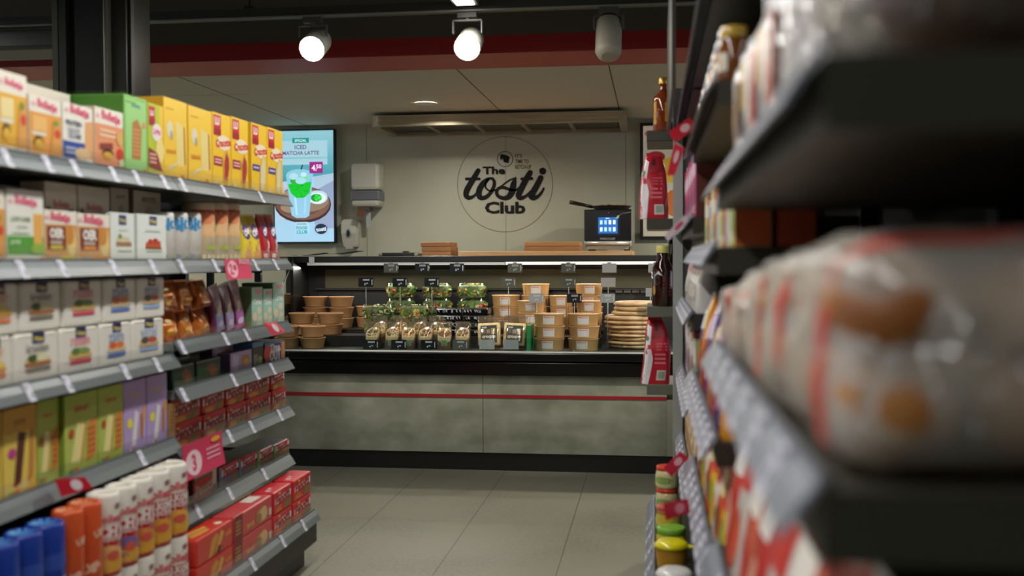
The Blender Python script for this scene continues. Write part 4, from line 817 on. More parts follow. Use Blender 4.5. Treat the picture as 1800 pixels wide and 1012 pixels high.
# ---- far bay, third shelf: orange foil bags, purple sleeves, mint cartons
z = zC1
FOIL = P('#c9701c', .24, .45); FOIL2 = P('#a8501a', .28, .4)
hb_ = (onX(335, 488, XPF).z-z)/2.08
for lay in range(2):
    for i, (a, b_) in enumerate(((291, 322), (323, 350), (351, 382))):
        y0, y1 = yat(a, XPF), yat(b_, XPF); w_ = y1-y0
        mb = pouch(w_*.93, .06, hb_*.93, FOIL, [('p', [(.3, .1), (.7, .2), (.66, .5), (.34, .4)], '#e0a22c'), ('e', .5, .7, .16, .08, '#e9c88a'), ('p', [(.1, .6), (.3, .95), (.1, .95)], '#8e2a14'), ('r', .2, .04, .8, .14, '#9a3a14')], seed=i+lay*5, wr=.14, n=22, nv=9, matf=lambda c: P(c, .28, .25))
        tag(mb.build('foil_bag', loc=(XPF-.045, (y0+y1)/2, z+.001+lay*hb_*1.02), rz=PI/2+(.1*(i-1))), '%s orange foil bag in the %s layer beside the white crispbread' % (('near', 'middle', 'far')[i], ('lower', 'upper')[lay]), 'bag', 'orange foil bags')
def lean_pack(px0, px1, z, top, c1, c2, label, seed, lean=.0, x=XPF):
    y0, y1 = yat(px0, x), yat(px1, x); hh = onX((px0+px1)/2, top, x).z-z; w_ = y1-y0
    mb = pouch(w_, .045, hh*.93, P(c1, .3), [('r', .0, .0, 1, .42, c2), ('p', [(.3, .34), (.7, .42), (.6, .6), (.34, .55)], '#dcc8a8'), ('t', 'o', .5, .75, .3, '#8a6a9a', .04), ('e', .5, .15, .3, .07, '#d8c8e8')], seed=seed, wr=.07, n=20, nv=9)
    mb.v = [Matrix.Rotation(lean, 3, 'Y') @ v for v in mb.v]
    return tag(mb.build('biscuit_bag', loc=(x-.04, (y0+y1)/2, z+.002+abs(math.sin(lean))*w_/2), rz=PI/2), label, 'bag')
lean_pack(387, 404, z, 502, '#7d3560', '#8f9cc8', 'lilac biscuit bag with a plum top leaning beside the orange foil bags', 3, -.16)
lean_pack(405, 421, z, 500, '#6d2c4e', '#a9a0d0', 'plum and pale lilac biscuit bag leaning in the middle of three', 4, -.18)
lean_pack(422, 439, z, 492, '#7d2f50', '#b05aa8', 'magenta biscuit bag leaning against the mint cartons', 5, -.16)
for i, (a, b_, tp, lab) in enumerate(((442, 461, 505, 'nearest mint green cookie carton beside the magenta bag'), (462, 478, 508, 'middle shorter mint green cookie carton on the third shelf'), (479, 499, 497, 'mint green cookie carton at the open end of the third shelf'))):
    put_box('mint', a, b_, z, tp, XPF, .13, lab, 'carton', 'mint cookie cartons')
# fourth shelf far bay: green trays, lilac, blue
z = zC2
def clear_tray(px0, px1, z, top, inner, label, name='cookie_tray', d=.1):
    y0, y1 = yat(px0, XPF), yat(px1, XPF); w_ = y1-y0-.002; hh = onX((px0+px1)/2, top, XPF).z-z
    t = thing(name, label, 'tray', (XPF-d/2, (y0+y1)/2, z+.001), PI/2)
    m = MB(); m.box(-w_/2, w_/2, -d/2, d/2, 0, hh*.9, P('#1d3a22', .35), b=.004)
    art(m, [('r', .04, .06, .96, .6, inner[0]), ('e', .62, .42, .22, .26, inner[1]), ('e', .7, .3, .16, .16, inner[2]), ('r', .06, .7, .5, .85, '#16281a')], flat(w_, d, hh), w_, hh); m.build('pack', t)
    m = MB(); m.box(-w_/2-.0005, w_/2+.0005, -d/2-.004, d/2, hh*.9+.001, hh, CLEAR); m.build('clear_lid', t); return t
clear_tray(300, 340, z, 638, ('#1f5a30', '#8e4a28', '#b06a38'), 'nearer dark green cookie tray with clear lid, fourth shelf')
clear_tray(343, 386, z, 628, ('#1f6a34', '#8e4a28', '#b06a38'), 'farther dark green cookie tray with clear lid, fourth shelf')
put_box('choc_lilac', 403, 441, z, 618, XPF, .05, 'lilac chocolate biscuit box with a golden biscuit, fourth shelf', 'box')
put_box('choc_lilac', 372, 408, z, 604, XPF, .05, 'taller lilac box in the shade behind the golden biscuit box', 'box', None, x_off=-.06)
ARTS['darkgreen'] = ('#34332a', [('r', .1, .1, .5, .5, '#8a8a80'), ('e', .7, .25, .18, .16, '#8fbf3a'), ('r', 0, .8, 1, 1, '#5a86b8')], '#5a86b8')
put_box('darkgreen', 442, 461, z, 601, XPF, .08, 'small dark box with blue lid and lime spot, fourth shelf', 'box')
put_box('blue_jam', 464, 499, z, 601, XPF, .12, 'dark blue biscuit box with red spot at the fourth shelf end', 'box')
# fifth shelf far bay: red packs, two layers
z = zC3
hr = (onX(430, 668, XPF).z-z)/2
def red_pack(px0, px1, z0, hh, key, label, group, d=.1, xo=0):
    y0, y1 = yat(px0, XPF), yat(px1, XPF); w_ = y1-y0-.002; base, ops, tc = ARTS[key]
    mb = MB(); mb.box(-w_/2, w_/2, -d/2, d/2, 0, hh-.0012, P(base, .28), b=min(.006, w_*.1)); art(mb, ops, flat(w_, d, hh), w_, hh)
    mb.add([(-w_/2+.006, -d/2+.006, hh-.0008), (w_/2-.006, -d/2+.006, hh-.0008), (w_/2-.006, d/2-.006, hh-.0008), (-w_/2+.006, d/2-.006, hh-.0008)], [(0, 1, 2, 3)], P(tc, .3))
    return tag(mb.build('biscuit_pack', loc=(XPF-d/2+xo, (y0+y1)/2, z0+.001), rz=PI/2), label, 'biscuit pack', group)
cols5 = ((297, 352), (354, 394), (396, 430), (431, 474), (476, 500))
wn = ('nearest', 'second', 'middle', 'fourth', 'end')
for i, (a, b_) in enumerate(cols5):
    red_pack(a, b_, z, hr, 'red_pk', 'red wrapped biscuit pack, %s column, lower layer of the fifth shelf' % wn[i], 'red packs on the fifth shelf')
    red_pack(a, b_, z+hr+.0005, hr, 'red_pk', 'red wrapped biscuit pack, %s column, upper layer of the fifth shelf' % wn[i], 'red packs on the fifth shelf', xo=-.004)
# sixth shelf far bay
z = zC4
ARTS['red_blue'] = ('#b5202c', [('r', 0, 0, .14, .9, '#4a86b4'), ('p', [(.12, .48), (1, .6), (1, .86), (.12, .8)], '#e4d6d0'), ('t', 'Penotti', .56, .68, .7, '#a02a38', .05, .06), ('p', [(.14, 0), (1, 0), (1, .44), (.14, .36)], '#7c6a4a'), ('e', .45, .24, .2, .14, '#6b5aa0'), ('r', .14, .9, 1, 1, '#c42430')], '#3c1418')
ARTS['red_green'] = ('#b5202c', [('r', 0, 0, .16, .95, '#6ab46a'), ('p', [(.14, .5), (1, .6), (1, .86), (.14, .8)], '#e4d6d0'), ('t', 'Penotti', .56, .68, .66, '#a02a38', .05, .06), ('p', [(.14, 0), (1, 0), (1, .46), (.14, .38)], '#8a6a4a'), ('r', .14, .28, 1, .33, '#c9a24a')], '#3c1418')
for i, (a, b_, key, tp, lab) in enumerate(((336, 379, 'brown_red', 832, 'brown and red biscuit pack under the pink price card, sixth shelf'), (381, 415, 'red_blue', 817, 'red pack with blue edge beside the brown pack, sixth shelf'), (416, 448, 'red_blue', 802, 'second red pack with blue edge, sixth shelf'), (449, 477, 'red_green', 790, 'red pack without blue before the last one, sixth shelf'), (478, 505, 'red_green', 778, 'red pack with green edge at the sixth shelf end'))):
    hh = onX((a+b_)/2, tp, XPF).z-z
    red_pack(a, b_, z, hh, key, lab, None, d=.13)
red_pack(338, 400, z, hr*1.4, 'brown_red', 'dark biscuit pack in the shade behind, sixth shelf', None, d=.1, xo=-.15)
# base shelf far bay: long red boxes, two layers
z = zBase; XPB = XBASE-.034
hl = (onX(480, 868, XPB).z-z)/2
def base_pack(px0, px1, z0, key, label, hh=None, d=.09, tall=0):
    y0, y1 = yat(px0, XPB), yat(px1, XPB); w_ = y1-y0-.002; base, ops, tc = ARTS[key]; hh = hh or hl
    mb = MB(); mb.box(-w_/2, w_/2, -d/2, d/2, 0, hh-.0012, P(base, .32), b=.005); art(mb, ops, flat(w_, d, hh), w_, hh)
    if key == 'long_b': art(mb, [('r', .62, .3, .9, .8, '#dcd6c8')], lambda u, v, o: ((u-.5)*w_, -d/2+v*d, hh-.001+o), w_, d)
    if key == 'red_sq': art(mb, [('e', .2, .4, .05, .12, '#e9dcd8'), ('e', .4, .5, .04, .1, '#e9dcd8')], lambda u, v, o: ((u-.5)*w_, -d/2+v*d, hh-.001+o), w_, d)
    if key == 'long_a': art(mb, [('p', [(.1, .3), (.5, .2), (.55, .4), (.15, .55)], '#d69a3c'), ('p', [(.2, .6), (.6, .45), (.62, .6), (.25, .75)], '#e0ae50'), ('e', .8, .3, .06, .14, '#e6dcc8')], lambda u, v, o: ((u-.5)*w_, -d/2+v*d, hh-.001+o), w_, d)
    return tag(mb.build('biscuit_box', loc=(XPB-d/2, (y0+y1)/2, z0+.001), rz=PI/2), label, 'biscuit box', 'red boxes on the bottom shelf')
cb = ((339, 404, 'long_a', 'orange red box with stick biscuits'), (406, 474, 'long_b', 'pinkish red box with almond biscuits'), (476, 509, 'red_sq', 'square red box'), (511, 543, 'red_sq', 'last square red box'))
for i, (a, b_, key, lab) in enumerate(cb):
    base_pack(a, b_, z, key, '%s in the lower layer of the bottom shelf' % lab)
    base_pack(a+1, b_, z+hl+.0005, key, '%s in the upper layer of the bottom shelf' % lab)
# ---- fourth shelf near bay: tall biscuit cartons
z = zD
for key, a, b_, lab in (('choco_y', -70, -2, 'yellow carton with a chocolate bar cut off by the photo edge'), ('choco_y', 0, 59, 'yellow carton with a dark chocolate bar picture, fourth shelf'), ('green_y', 60, 99, 'olive green lemon biscuit carton set beside the yellow carton'),
        ('green_y', 109, 168, 'green lemon biscuit carton, middle one of three green'), ('green_y', 169, 213, 'green lemon biscuit carton next to the lilac cartons'), ('lilac', 214, 254, 'lilac biscuit carton next to the green cartons'), ('lilac', 255, 291, 'lilac biscuit carton at the end of the near bay'), ):
    put_box(key, a, b_, z, 0, XP-(.012 if a == 60 else 0), .09, lab, 'carton', 'tall biscuit cartons', h=zC-.03-z-.018)
ARTS['tan'] = ('#b98a4a', [('l', .2, .2, .8, .8, 6, '#8e5f2c')], '#7c5a30')
put_box('tan', 293, 305, z, 0, XP, .09, 'narrow tan biscuit box squeezed beside the last lilac carton', 'box', None, h=.11)
# ---- base shelf near bay: blue and orange tubes, white and red rolls
z = zBase
BLUEA = [('e', .5, .78, .3, .05, '#2c4fae'), ('t', 'Liga', .62, .66, .34, '#a9bce0', .05, .35), ('t', 'Liga', .42, .40, .34, '#a9bce0', .05, .35), ('e', .5, .2, .4, .1, '#1d3a90')]
ORA = [('t', 'Liga', .45, .62, .36, '#f0c0a4', .05, .4), ('t', 'Liga', .66, .82, .3, '#f0c0a4', .05, .4), ('e', .3, .2, .34, .16, '#a8bc34'), ('e', .7, .14, .3, .12, '#b5cc40')]
def tube_pack(px0, px1, z0, top, base, ops, cap, crimp, label, cat, group, x=XPB, xo=0, h=None, flatn=0):
    y0, y1 = yat(px0, x), yat(px1, x); r_ = (y1-y0)/2-.001; hh = h or (onX((px0+px1)/2, top, x).z-z0)
    o = roll(r_, hh, base, ops, cap, crimp, rough=.25).build('biscuit_roll', loc=(x-r_+xo, (y0+y1)/2, z0+.001), rz=PI/2-.5)
    return tag(o, label, cat, group)
for i, (a, b_, tp) in enumerate(((-45, -3, 985), (-2, 42, 968), (43, 82, 938), (83, 121, 918))):
    tube_pack(a, b_, z, tp, '#1b3c9a', BLUEA, '#3f86d0', '#7fc0e8', '%s blue wrapped biscuit roll on the bottom shelf' % ('outermost', 'nearest full', 'middle', 'farthest')[i], 'biscuit roll', 'blue rolls', h=onX(100, 922, XPB).z-z)
for i, (a, b_, tp) in enumerate(((122, 152, 905), (153, 185, 886))):
    tube_pack(a, b_, z, tp, '#d2552a', ORA, '#e88a50', '#f2b890', '%s orange wrapped biscuit roll between the blue and white rolls' % ('nearer', 'farther')[i], 'biscuit roll', 'orange rolls', h=onX(150, 893, XPB).z-z)
EC = lambda word, pic: [('r', 0, .0, 1, .6, '#c8242e'), ('t', 'Bolletje', .5, .68, .6, '#d8626e', .04), ('e', .62, .84, .08, .035, '#9a6a74'), ('t', word, .5, .54, .82, '#efe4e0', .06), ('t', 'beschuit', .5, .46, .6, '#efd4d0', .03), ('e', .42, .2, .4, .17, pic), ('e', .5, .13, .34, .09, '#e0a83c'), ('e', .5, .24, .13, .06, '#d9604c')]
hR = (onX(262, 841, XPB).z-z)/2
rolls = ((187, 217, 'ECHTE', '#e2b070'), (218, 246, 'ECHTE', '#7a6aa8'), (247, 275, 'ECHTE', '#d88a4c'), (276, 306, 'VOLKOREN', '#e0a23c'), (307, 335, 'VOLKOREN', '#e8b04a'))
for lay in range(2):
    for i, (a, b_, wd_, pc) in enumerate(rolls):
        tube_pack(a, b_, z+lay*hR+.0006*lay, 0, '#e9e5da', EC(wd_, pc), '#e6d2c0' if i < 3 else '#ecd9b4', '#f4f0e8', '%s white and red rusk roll in the %s layer' % (('nearest', 'second', 'middle', 'fourth', 'farthest')[i], ('lower', 'upper')[lay]), 'rusk roll', 'white and red rusk rolls', h=hR-.001)
# pink promotion cards on the left rails
def card_face(px0, px1, py0, py1, X, ops, label, name='promotion_card', bend=.012, twist=0):
    y0, y1 = yat(px0, X), yat(px1, X); zt__ = onX(px0, py0, X).z; zb = onX((px0+px1)/2, py1, X).z; w_, h_ = y1-y0, zt__-zb
    mb = MB()
    def mp(u, v, o): return ((u-.5)*w_, -bend*(1-v)**2-o-.001, v*h_)
    vs = [mp(u/4, v/6, 0) for v in range(7) for u in range(5)]
    mb.add(vs, [(v*5+u, v*5+u+1, v*5+u+6, v*5+u+5) for v in range(6) for u in range(4)], P('#d83a62', .35))
    mb.add([(x_, y_+.002, z_) for x_, y_, z_ in vs], [(v*5+u, v*5+u+5, v*5+u+6, v*5+u+1) for v in range(6) for u in range(4)], P('#d8607c', .4))
    art(mb, ops, mp, w_, h_, eps=.0008)
    return tag(mb.build(name, loc=(X, (y0+y1)/2, zb), rz=PI/2+twist), label, 'price card')
CARD = [('e', .27, .5, .2, .42, '#f0b8c6'), ('t', '2.', .22, .5, .16, '#e0506e', .04), ('t', '00', .35, .58, .12, '#e0506e', .04), ('t', 'BOLLETJE', .72, .84, .4, '#f2c8d2', .02)]
card_face(394, 439, 455, 490, XS+.004, CARD, 'pink promotion card with a pale oval hanging from the second rail')
card_face(316, 386, 786, 832, XS+.006, [('e', .24, .42, .19, .36, '#f3d3dc'), ('t', '3', .24, .42, .1, '#dd4a6c', .04), ('l', .55, .3, .9, .7, 3, '#ee9cb2'), ('e', .8, .86, .12, .08, '#e9b23c')], 'larger pink promotion card with a pale oval above the rusk rolls')
def flag(pts, Y, c1, c2, label, dy=.015):
    """small folded price flag sticking out into the aisle"""
    p = [onY(x, y, Y) for x, y in pts]; o = sum(p, Vector())/4; mb = MB()
    q = [v-o for v in p]; q[1].y += dy; q[2].y += dy
    mb.add(q, [(0, 1, 2, 3)], P(c1, .35)); mb.add([v+Vector((0, .0015, 0)) for v in q], [(3, 2, 1, 0)], P(c1, .35))
    a, b_, c_, d_ = q; cc = (b_+c_)/2*.62+(a+d_)/2*.38; ex = (b_-a)*.2; ez = (d_-a)*.3
    mb.add([cc+ex*math.cos(k*PI/8)+ez*math.sin(k*PI/8)-Vector((0, .002, 0)) for k in range(16)], [list(range(16))], P(c2, .4))
    return tag(mb.build('price_flag', loc=o), label, 'price flag')
flag([(96, 842), (142, 840), (158, 860), (108, 873)], yat(128, XS+.045), '#c51e30', '#e9dfe4', 'red price flag on the lowest near rail above the blue rolls')
flag([(462, 566), (482, 566), (500, 584), (478, 590)], yat(480, XS+.045), '#d02236', '#ecd9de', 'red price flag sticking out at the mint cartons')
# ================================================================== goods in the chilled case
ZT = {1: ZD, 2: .765, 3: .79}
YT_ = {1: YF+.19, 2: YF+.475, 3: YF+.755}
KRAFT = P('#c2975f', .5); KRAFT2 = P('#b98c5c', .5); KRIM = P('#c79c68', .5)
def xat(px, Y): return onY(px, 520, Y).x
def tub_mesh():
    pass
def make_tub(label, w_, h_, loc, sticker=True, rz=0):
    t = thing('kraft_tub', label, 'food tub', loc, rz, 'stacked kraft salad tubs')
    m = MB(); r = w_/2
    m.lathe([(r*.9, 0), (r*.915, .003), (r*.98, h_-.008), (r, h_-.006), (r*1.02, h_-.003), (r, h_-.001)], KRAFT, 28, sy=.92); m.build('bowl', t)
    m = MB(); m.lathe([(r*.99, h_-.0008), (r*.97, h_+.0005), (r*.6, h_+.001), (.001, h_+.001)], CLEAR, 28, cap0=False, cap1=False, sy=.92)
    m.lathe([(r*.92, h_-.012), (r*.5, h_-.008), (.001, h_-.006)], noisy('tub_food', '#7c4f28', '#c9a468', 60, .6), 20, cap0=False, sy=.92); m.build('lid', t)
    if sticker:
        m = MB(); sw, sh_ = w_*.38, h_*.66
        def mp(u, v, o):
            a = -PI/2+(u-.5)*sw/r; z_ = h_*.14+v*sh_; rr = r*(.915+.07*z_/h_)+.001+o; return (rr*math.cos(a), rr*.92*math.sin(a), z_)
        art(m, [('r', 0, 0, 1, 1, '#c9c5bb'), ('t', 'MARCHE', .55, .84, .7, '#c8404c', .02), ('e', .12, .84, .06, .06, '#c8303c'), ('l', .1, .1, .85, .6, 4, '#a9a8b0')], mp, sw, sh_, curved=True); m.build('label_sticker', t)
    return t
def bowl_round(label, w_, h_, loc, food=0):
    t = thing('kraft_bowl', label, 'food bowl', loc, food*.7, 'brown paper bowls at the left of the case')
    r = w_/2; m = MB(); m.lathe([(r*.78, 0), (r*.8, .002), (r*.97, h_-.006), (r, h_-.004), (r, h_), (r*.97, h_), (r*.95, h_-.004)], KRAFT2, 28, cap1=False); m.build('bowl', t)
    m = MB(); m.lathe([(r*.93, h_-.014), (r*.5, h_-.008), (.001, h_-.008)], noisy('bowl_food_%d' % (food % 3), ('#5c3622', '#6b3f22', '#7a5430')[food % 3], ('#b5834e', '#a8683c', '#d0b070')[food % 3], 55, .6), 24, cap0=False)
    if food % 3 == 2: m.ball((-r*.4, 0, h_-.01), (.02, .016, .004), P('#8fa9c8', .3))
    m.build('salad', t)
    m = MB(); m.lathe([(r*.985, h_+.0005), (r*.6, h_+.002), (.001, h_+.002)], CLEAR, 24, cap0=False, cap1=False); m.build('lid', t)
    return t
# kraft tubs: (px centre, row, how many, width px, words)
stacks = ((966, 1, 3, .185, 'front stack beside the green divider'), (1026, 1, 3, .185, 'front stack nearest the flatbreads'), (890, 3, 3, .185, 'back stack behind the croque sandwiches'),
          (934, 2, 3, .17, 'middle row stack behind the green divider'), (941.5, 3, 4, .178, 'tall back stack behind the green divider'), (987, 2.7, 3, .155, 'back stack between the two tall ones'), (1035, 3, 4, .178, 'tall back stack near the flatbreads'), (1036, 2, 3, .16, 'middle row stack near the flatbreads'))
LV = {3: ('bottom', 'middle', 'top'), 4: ('bottom', 'second lowest', 'third', 'top')}
for px, row, n, w_, words_ in stacks:
    ri = int(row) if row != 2.7 else 3; Y = YT_[ri] if row != 2.7 else YF+.73; z0 = ZT[ri]; hh = .0735
    if row == 2.7: Y = YF+.69; 
    for k in range(n):
        make_tub('kraft tub, %s of the %s' % (LV[n][k], words_), w_, hh-.002, (xat(px, Y)+(.002 if k % 2 else -.002), Y, z0+.001+k*hh), True, .05*(k-1))
# brown bowls at the left
bst = ((549, 1, 2, 'front stack'), (494, 1, 2, 'front stack half hidden by the shelf end'), (527, 2, 2, 'middle row, nearer the shelf end'), (580, 2, 2, 'middle row, nearer the wraps'), (537, 3, 3, 'back row, nearer the shelf end'), (600, 3, 3, 'back row centre'))
for bi, (px, row, n, words_) in enumerate(bst):
    for k in range(n):
        hh = .070; Y = YT_[row]-.0
        bowl_round('round brown paper bowl, %s, %s' % (('bottom', 'upper')[k] if n == 2 else LV[3][k], words_), .162 if row == 1 else .170, hh-.004, (max(xat(px, Y), XCL+.098), Y, ZT[row]+.001+k*hh), food=bi+k)
for k in range(2): bowl_round('round brown paper bowl, %s, in the shade behind the back row' % ('lower', 'upper')[k], .12, .066, (xat(641, YF+.83), YF+.83, ZT[3]+.001+k*.074), food=k)
bowl_round('reddish round bowl on the low counter beside the mint cartons', .17, .066, (xat(500, YT_[3]), YT_[3], ZL+.242), food=1)
# salads
def salad(label, w_, h_, loc, seed, group='clear salad bowls'):
    t = thing('salad_bowl', label, 'salad', loc, seed*.8, group); r = w_/2; rr = random.Random(seed)
    m = MB(); m.lathe([(r*.84, 0), (r*.86, .003), (r*.96, h_*.78), (r, h_*.8), (r, h_*.82), (r*.96, h_*.84), (r*.94, h_*.97), (r*.9, h_), (.001, h_)], CLEAR, 28, cap0=True, cap1=False); m.build('clear_bowl', t)
    m = MB(); m.lathe([(r*.80, .004), (r*.89, h_*.72), (r*.7, h_*.86), (.001, h_*.88)], noisy('salad_core', '#2a3616', '#5f7a2c', 40, .6), 20)
    pal = ['#365a1c', '#4a7a24', '#6c9636', '#243c14', '#8fa850', '#6b1c22', '#4f1a2a', '#e0d9a4', '#c8302a', '#d9a84e', '#5c8f2a', '#3f6a1e']
    if seed % 3 == 1: pal += ['#d9694a', '#e0a79a', '#d63a2c']
    if seed % 3 == 2: pal += ['#c9a43c', '#d9c84e', '#b98a2c']
    for i in range(190):
        a = rr.random()*2*PI; v = rr.random(); q = r*(.83+.09*v)*(1.0 if rr.random() < .8 else rr.random())
        z_ = .017+v*(h_*.88-.044) if q > r*.7 else h_*(.78+.12*rr.random())
        c = Vector((q*math.cos(a), q*math.sin(a), z_)); s = .006+.012*rr.random(); mt = P(pal[rr.randrange(len(pal))], .4)
        T = Matrix.Translation(c) @ Matrix.Rotation(a+PI/2+rr.uniform(-.6, .6), 4, 'Z') @ Matrix.Rotation(rr.uniform(-.8, .8), 4, 'X') @ Matrix.Rotation(rr.uniform(0, 3), 4, 'Y')
        m.add([(-s, 0, 0), (-s*.4, .002, s*.6), (s*.5, .003, s*.5), (s, 0, 0), (s*.4, .002, -s*.6), (-s*.5, .001, -s*.5)], [(0, 1, 2, 3, 4, 5)], mt, False, T)
    for i in range(6):
        a = rr.random()*2*PI; q = r*.6*rr.random(); m.ball((q*math.cos(a), q*math.sin(a), h_*.81), (.016, .013, .007), P(rr.choice(['#c8302a', '#e0c070', '#dfe0c4', '#b5622c']), .35), n=8, nz=5)
    m.build('leaves', t); return t
for si, (px, words_) in enumerate(((705, 'back stack nearest the brown bowls'), (769, 'middle back stack'), (830, 'back stack beside the kraft tubs'))):
    for k in range(3): salad('clear bowl of mixed leaf salad, %s of the %s' % (LV[3][k], words_), .212, .098, (xat(px, YT_[3]), YT_[3], ZT[3]+.001+k*.1), si*3+k)
for si, (px, words_) in enumerate(((664, 'above the first wraps'), (728, 'with red tomato'))):
    for k in range(2): salad('clear salad bowl %s, %s in the middle row' % (('underneath', 'on top')[k], words_), .21, .096, (xat(px, YT_[2]), YT_[2], ZT[2]+.001+k*.098), 20+si*2+k, 'middle row salads')
for c_, px in enumerate((792, 838)):
    for k in range(4):
        m = MB(); m.box(-.082, .082, -.075, .075, 0, .04, BLACKG, b=.008)
        t = thing('black_tray', 'black glossy tray, %s of the stack %s' % (('bottom', 'second', 'third', 'top')[k], ('behind the wraps', 'behind the croque sandwich')[c_]), 'tray', (xat(px, YT_[2]), YT_[2], ZT[2]+.001+k*.0435), 0, 'black trays')
        m.build('tray_body', t)
        m = MB(); m.box(-.084, .084, -.077, .077, .0402, .0425, CLEAR, b=0); rr = random.Random(k+9*c_)
        for i in range(7): xx = rr.uniform(-.07, .07); m.add([(xx, -.0765, .012+.02*rr.random()), (xx+.012, -.0765, .014), (xx+.01, -.0765, .03), (xx+.002, -.0765, .034)], [(0, 1, 2, 3)], P('#8d9296', .15))
        m.build('lid', t)
# wraps
TORT = P('#d9c79a', .6); SLV = P('#a8733e', .6)
def wrap(label, loc, seed, mode=0):
    t = thing('wrap_sandwich', label, 'wrap', loc, (seed % 3-1)*.12, 'wraps in paper sleeves'); rr = random.Random(seed); r = .043; n = 24
    def cut(x, y): return .095+.75*(y)      # oblique cut, low at the front
    m = MB(); vs = []
    for i in range(n):
        a = 2*PI*i/n; x, y = r*.72*math.cos(a), r*.66*math.sin(a); vs.append((x, y, .0))
    for i in range(n):
        a = 2*PI*i/n; x, y = r*math.cos(a), r*.85*math.sin(a); vs.append((x, y, cut(x, y)-.018 if mode != 2 else .105+.1*y))
    m.add(vs, [(i, (i+1) % n, n+(i+1) % n, n+i) for i in range(n)]+[tuple(range(n))[::-1]], SLV, True); m.build('paper_sleeve', t)
    m = MB(); vs = []
    for rr_, dz in ((.96, -.03), (.97, .004), (.93, .008), (.82, .002)):
        for i in range(n): a = 2*PI*i/n; x, y = r*rr_*math.cos(a), r*.85*rr_*math.sin(a); vs.append((x, y, cut(x, y)+dz))
    m.add(vs, [(j*n+i, j*n+(i+1) % n, (j+1)*n+(i+1) % n, (j+1)*n+i) for j in range(3) for i in range(n)], TORT, True)
    m.add([(-.003, y*.034, cut(0, y*.034)+.006) for y in (-1, 1)]+[(.003, y*.034, cut(0, y*.034)+.006) for y in (1, -1)], [(0, 1, 2, 3)], TORT); m.build('tortilla', t)
    m = MB(); pal = (('#5c6a24', '#8a9a3c', '#3b4818', '#c9b048', '#dfe4e2'), ('#d08a2c', '#6b8a2c', '#c9551e', '#d8c878', '#dfe6ea'), ('#c08a34', '#d8a84a', '#a86a24', '#e0bf6c', '#c9a050'), ('#a8482c', '#5c7a2c', '#8a3020', '#c9a060', '#4a5c20'))[seed % 4]
    for i in range(26):
        a = rr.random()*2*PI; q = rr.random()**.5*.78; x, y = r*q*math.cos(a), r*.85*q*math.sin(a)
        m.ball((x, y, cut(x, y)-.001), (.009, .008, .006), P(pal[rr.randrange(5)], .45), n=7, nz=5)
    m.lathe([(r*.8, 0), (r*.8, .001)], P('#6b4a22'), 16, T=Matrix.Translation((0, 0, .088)) @ Matrix.Rotation(math.atan(.75), 4, 'X'))
    m.build('filling', t)
    m = MB(); m.add([(-.016, -r*.8, .022), (.016, -r*.8, .022), (.018, -r*.86, .058), (-.018, -r*.86, .058)], [(0, 1, 2, 3)], P('#8fb896', .5))
    for i in range(4): m.add([(-.012, -r*.83-.001*i*0-.001, .027+i*.007), (.012, -r*.83-.001, .027+i*.007), (.012, -r*.84-.001, .031+i*.007), (-.012, -r*.84-.001, .031+i*.007)], [(0, 1, 2, 3)], P('#4f9a62' if i % 2 else '#3c8050', .5))
    m.build('green_sticker', t)
    m = pouch(.094, .09, .165, SLEEVE, (), seed, .05, n=20, nv=8, seal=.02, pw=3.5); m.v = [v+Vector((0, .004, 0)) for v in m.v]; m.build('clear_bag', t); return t
wl_ = ((655, 0, 'cut wrap with green filling, first from the brown bowls'), (689.5, 1, 'cut wrap with orange filling behind the second price sign'), (718, 2, 'cut wrap with golden chickpea filling'), (748, 3, 'cut wrap whose clear bag has a white fold across it'), (781, 2, 'wrap standing high in its paper sleeve with a green sticker'), (813, 3, 'cut wrap with dark filling beside the croque sandwiches'))
for i, (px, sd, lab) in enumerate(wl_):
    wrap(lab, (xat(px, YF+.17), YF+.17, ZD+.001), sd, 2 if i == 4 else 0)
for i, px in enumerate((668, 704, 737, 768)):
    wrap('wrap in a clear bag standing in the second row behind the %s front wrap' % ('first', 'second', 'third', 'fourth')[i], (xat(px, YF+.275), YF+.275, ZD+.03), i+1)
m = MB(); m.box(ox(xat(655, YF+.27)), ox(xat(781, YF+.27)), .225, .33, ZD+.001, ZD+.029, DK); m.build('riser', ct)
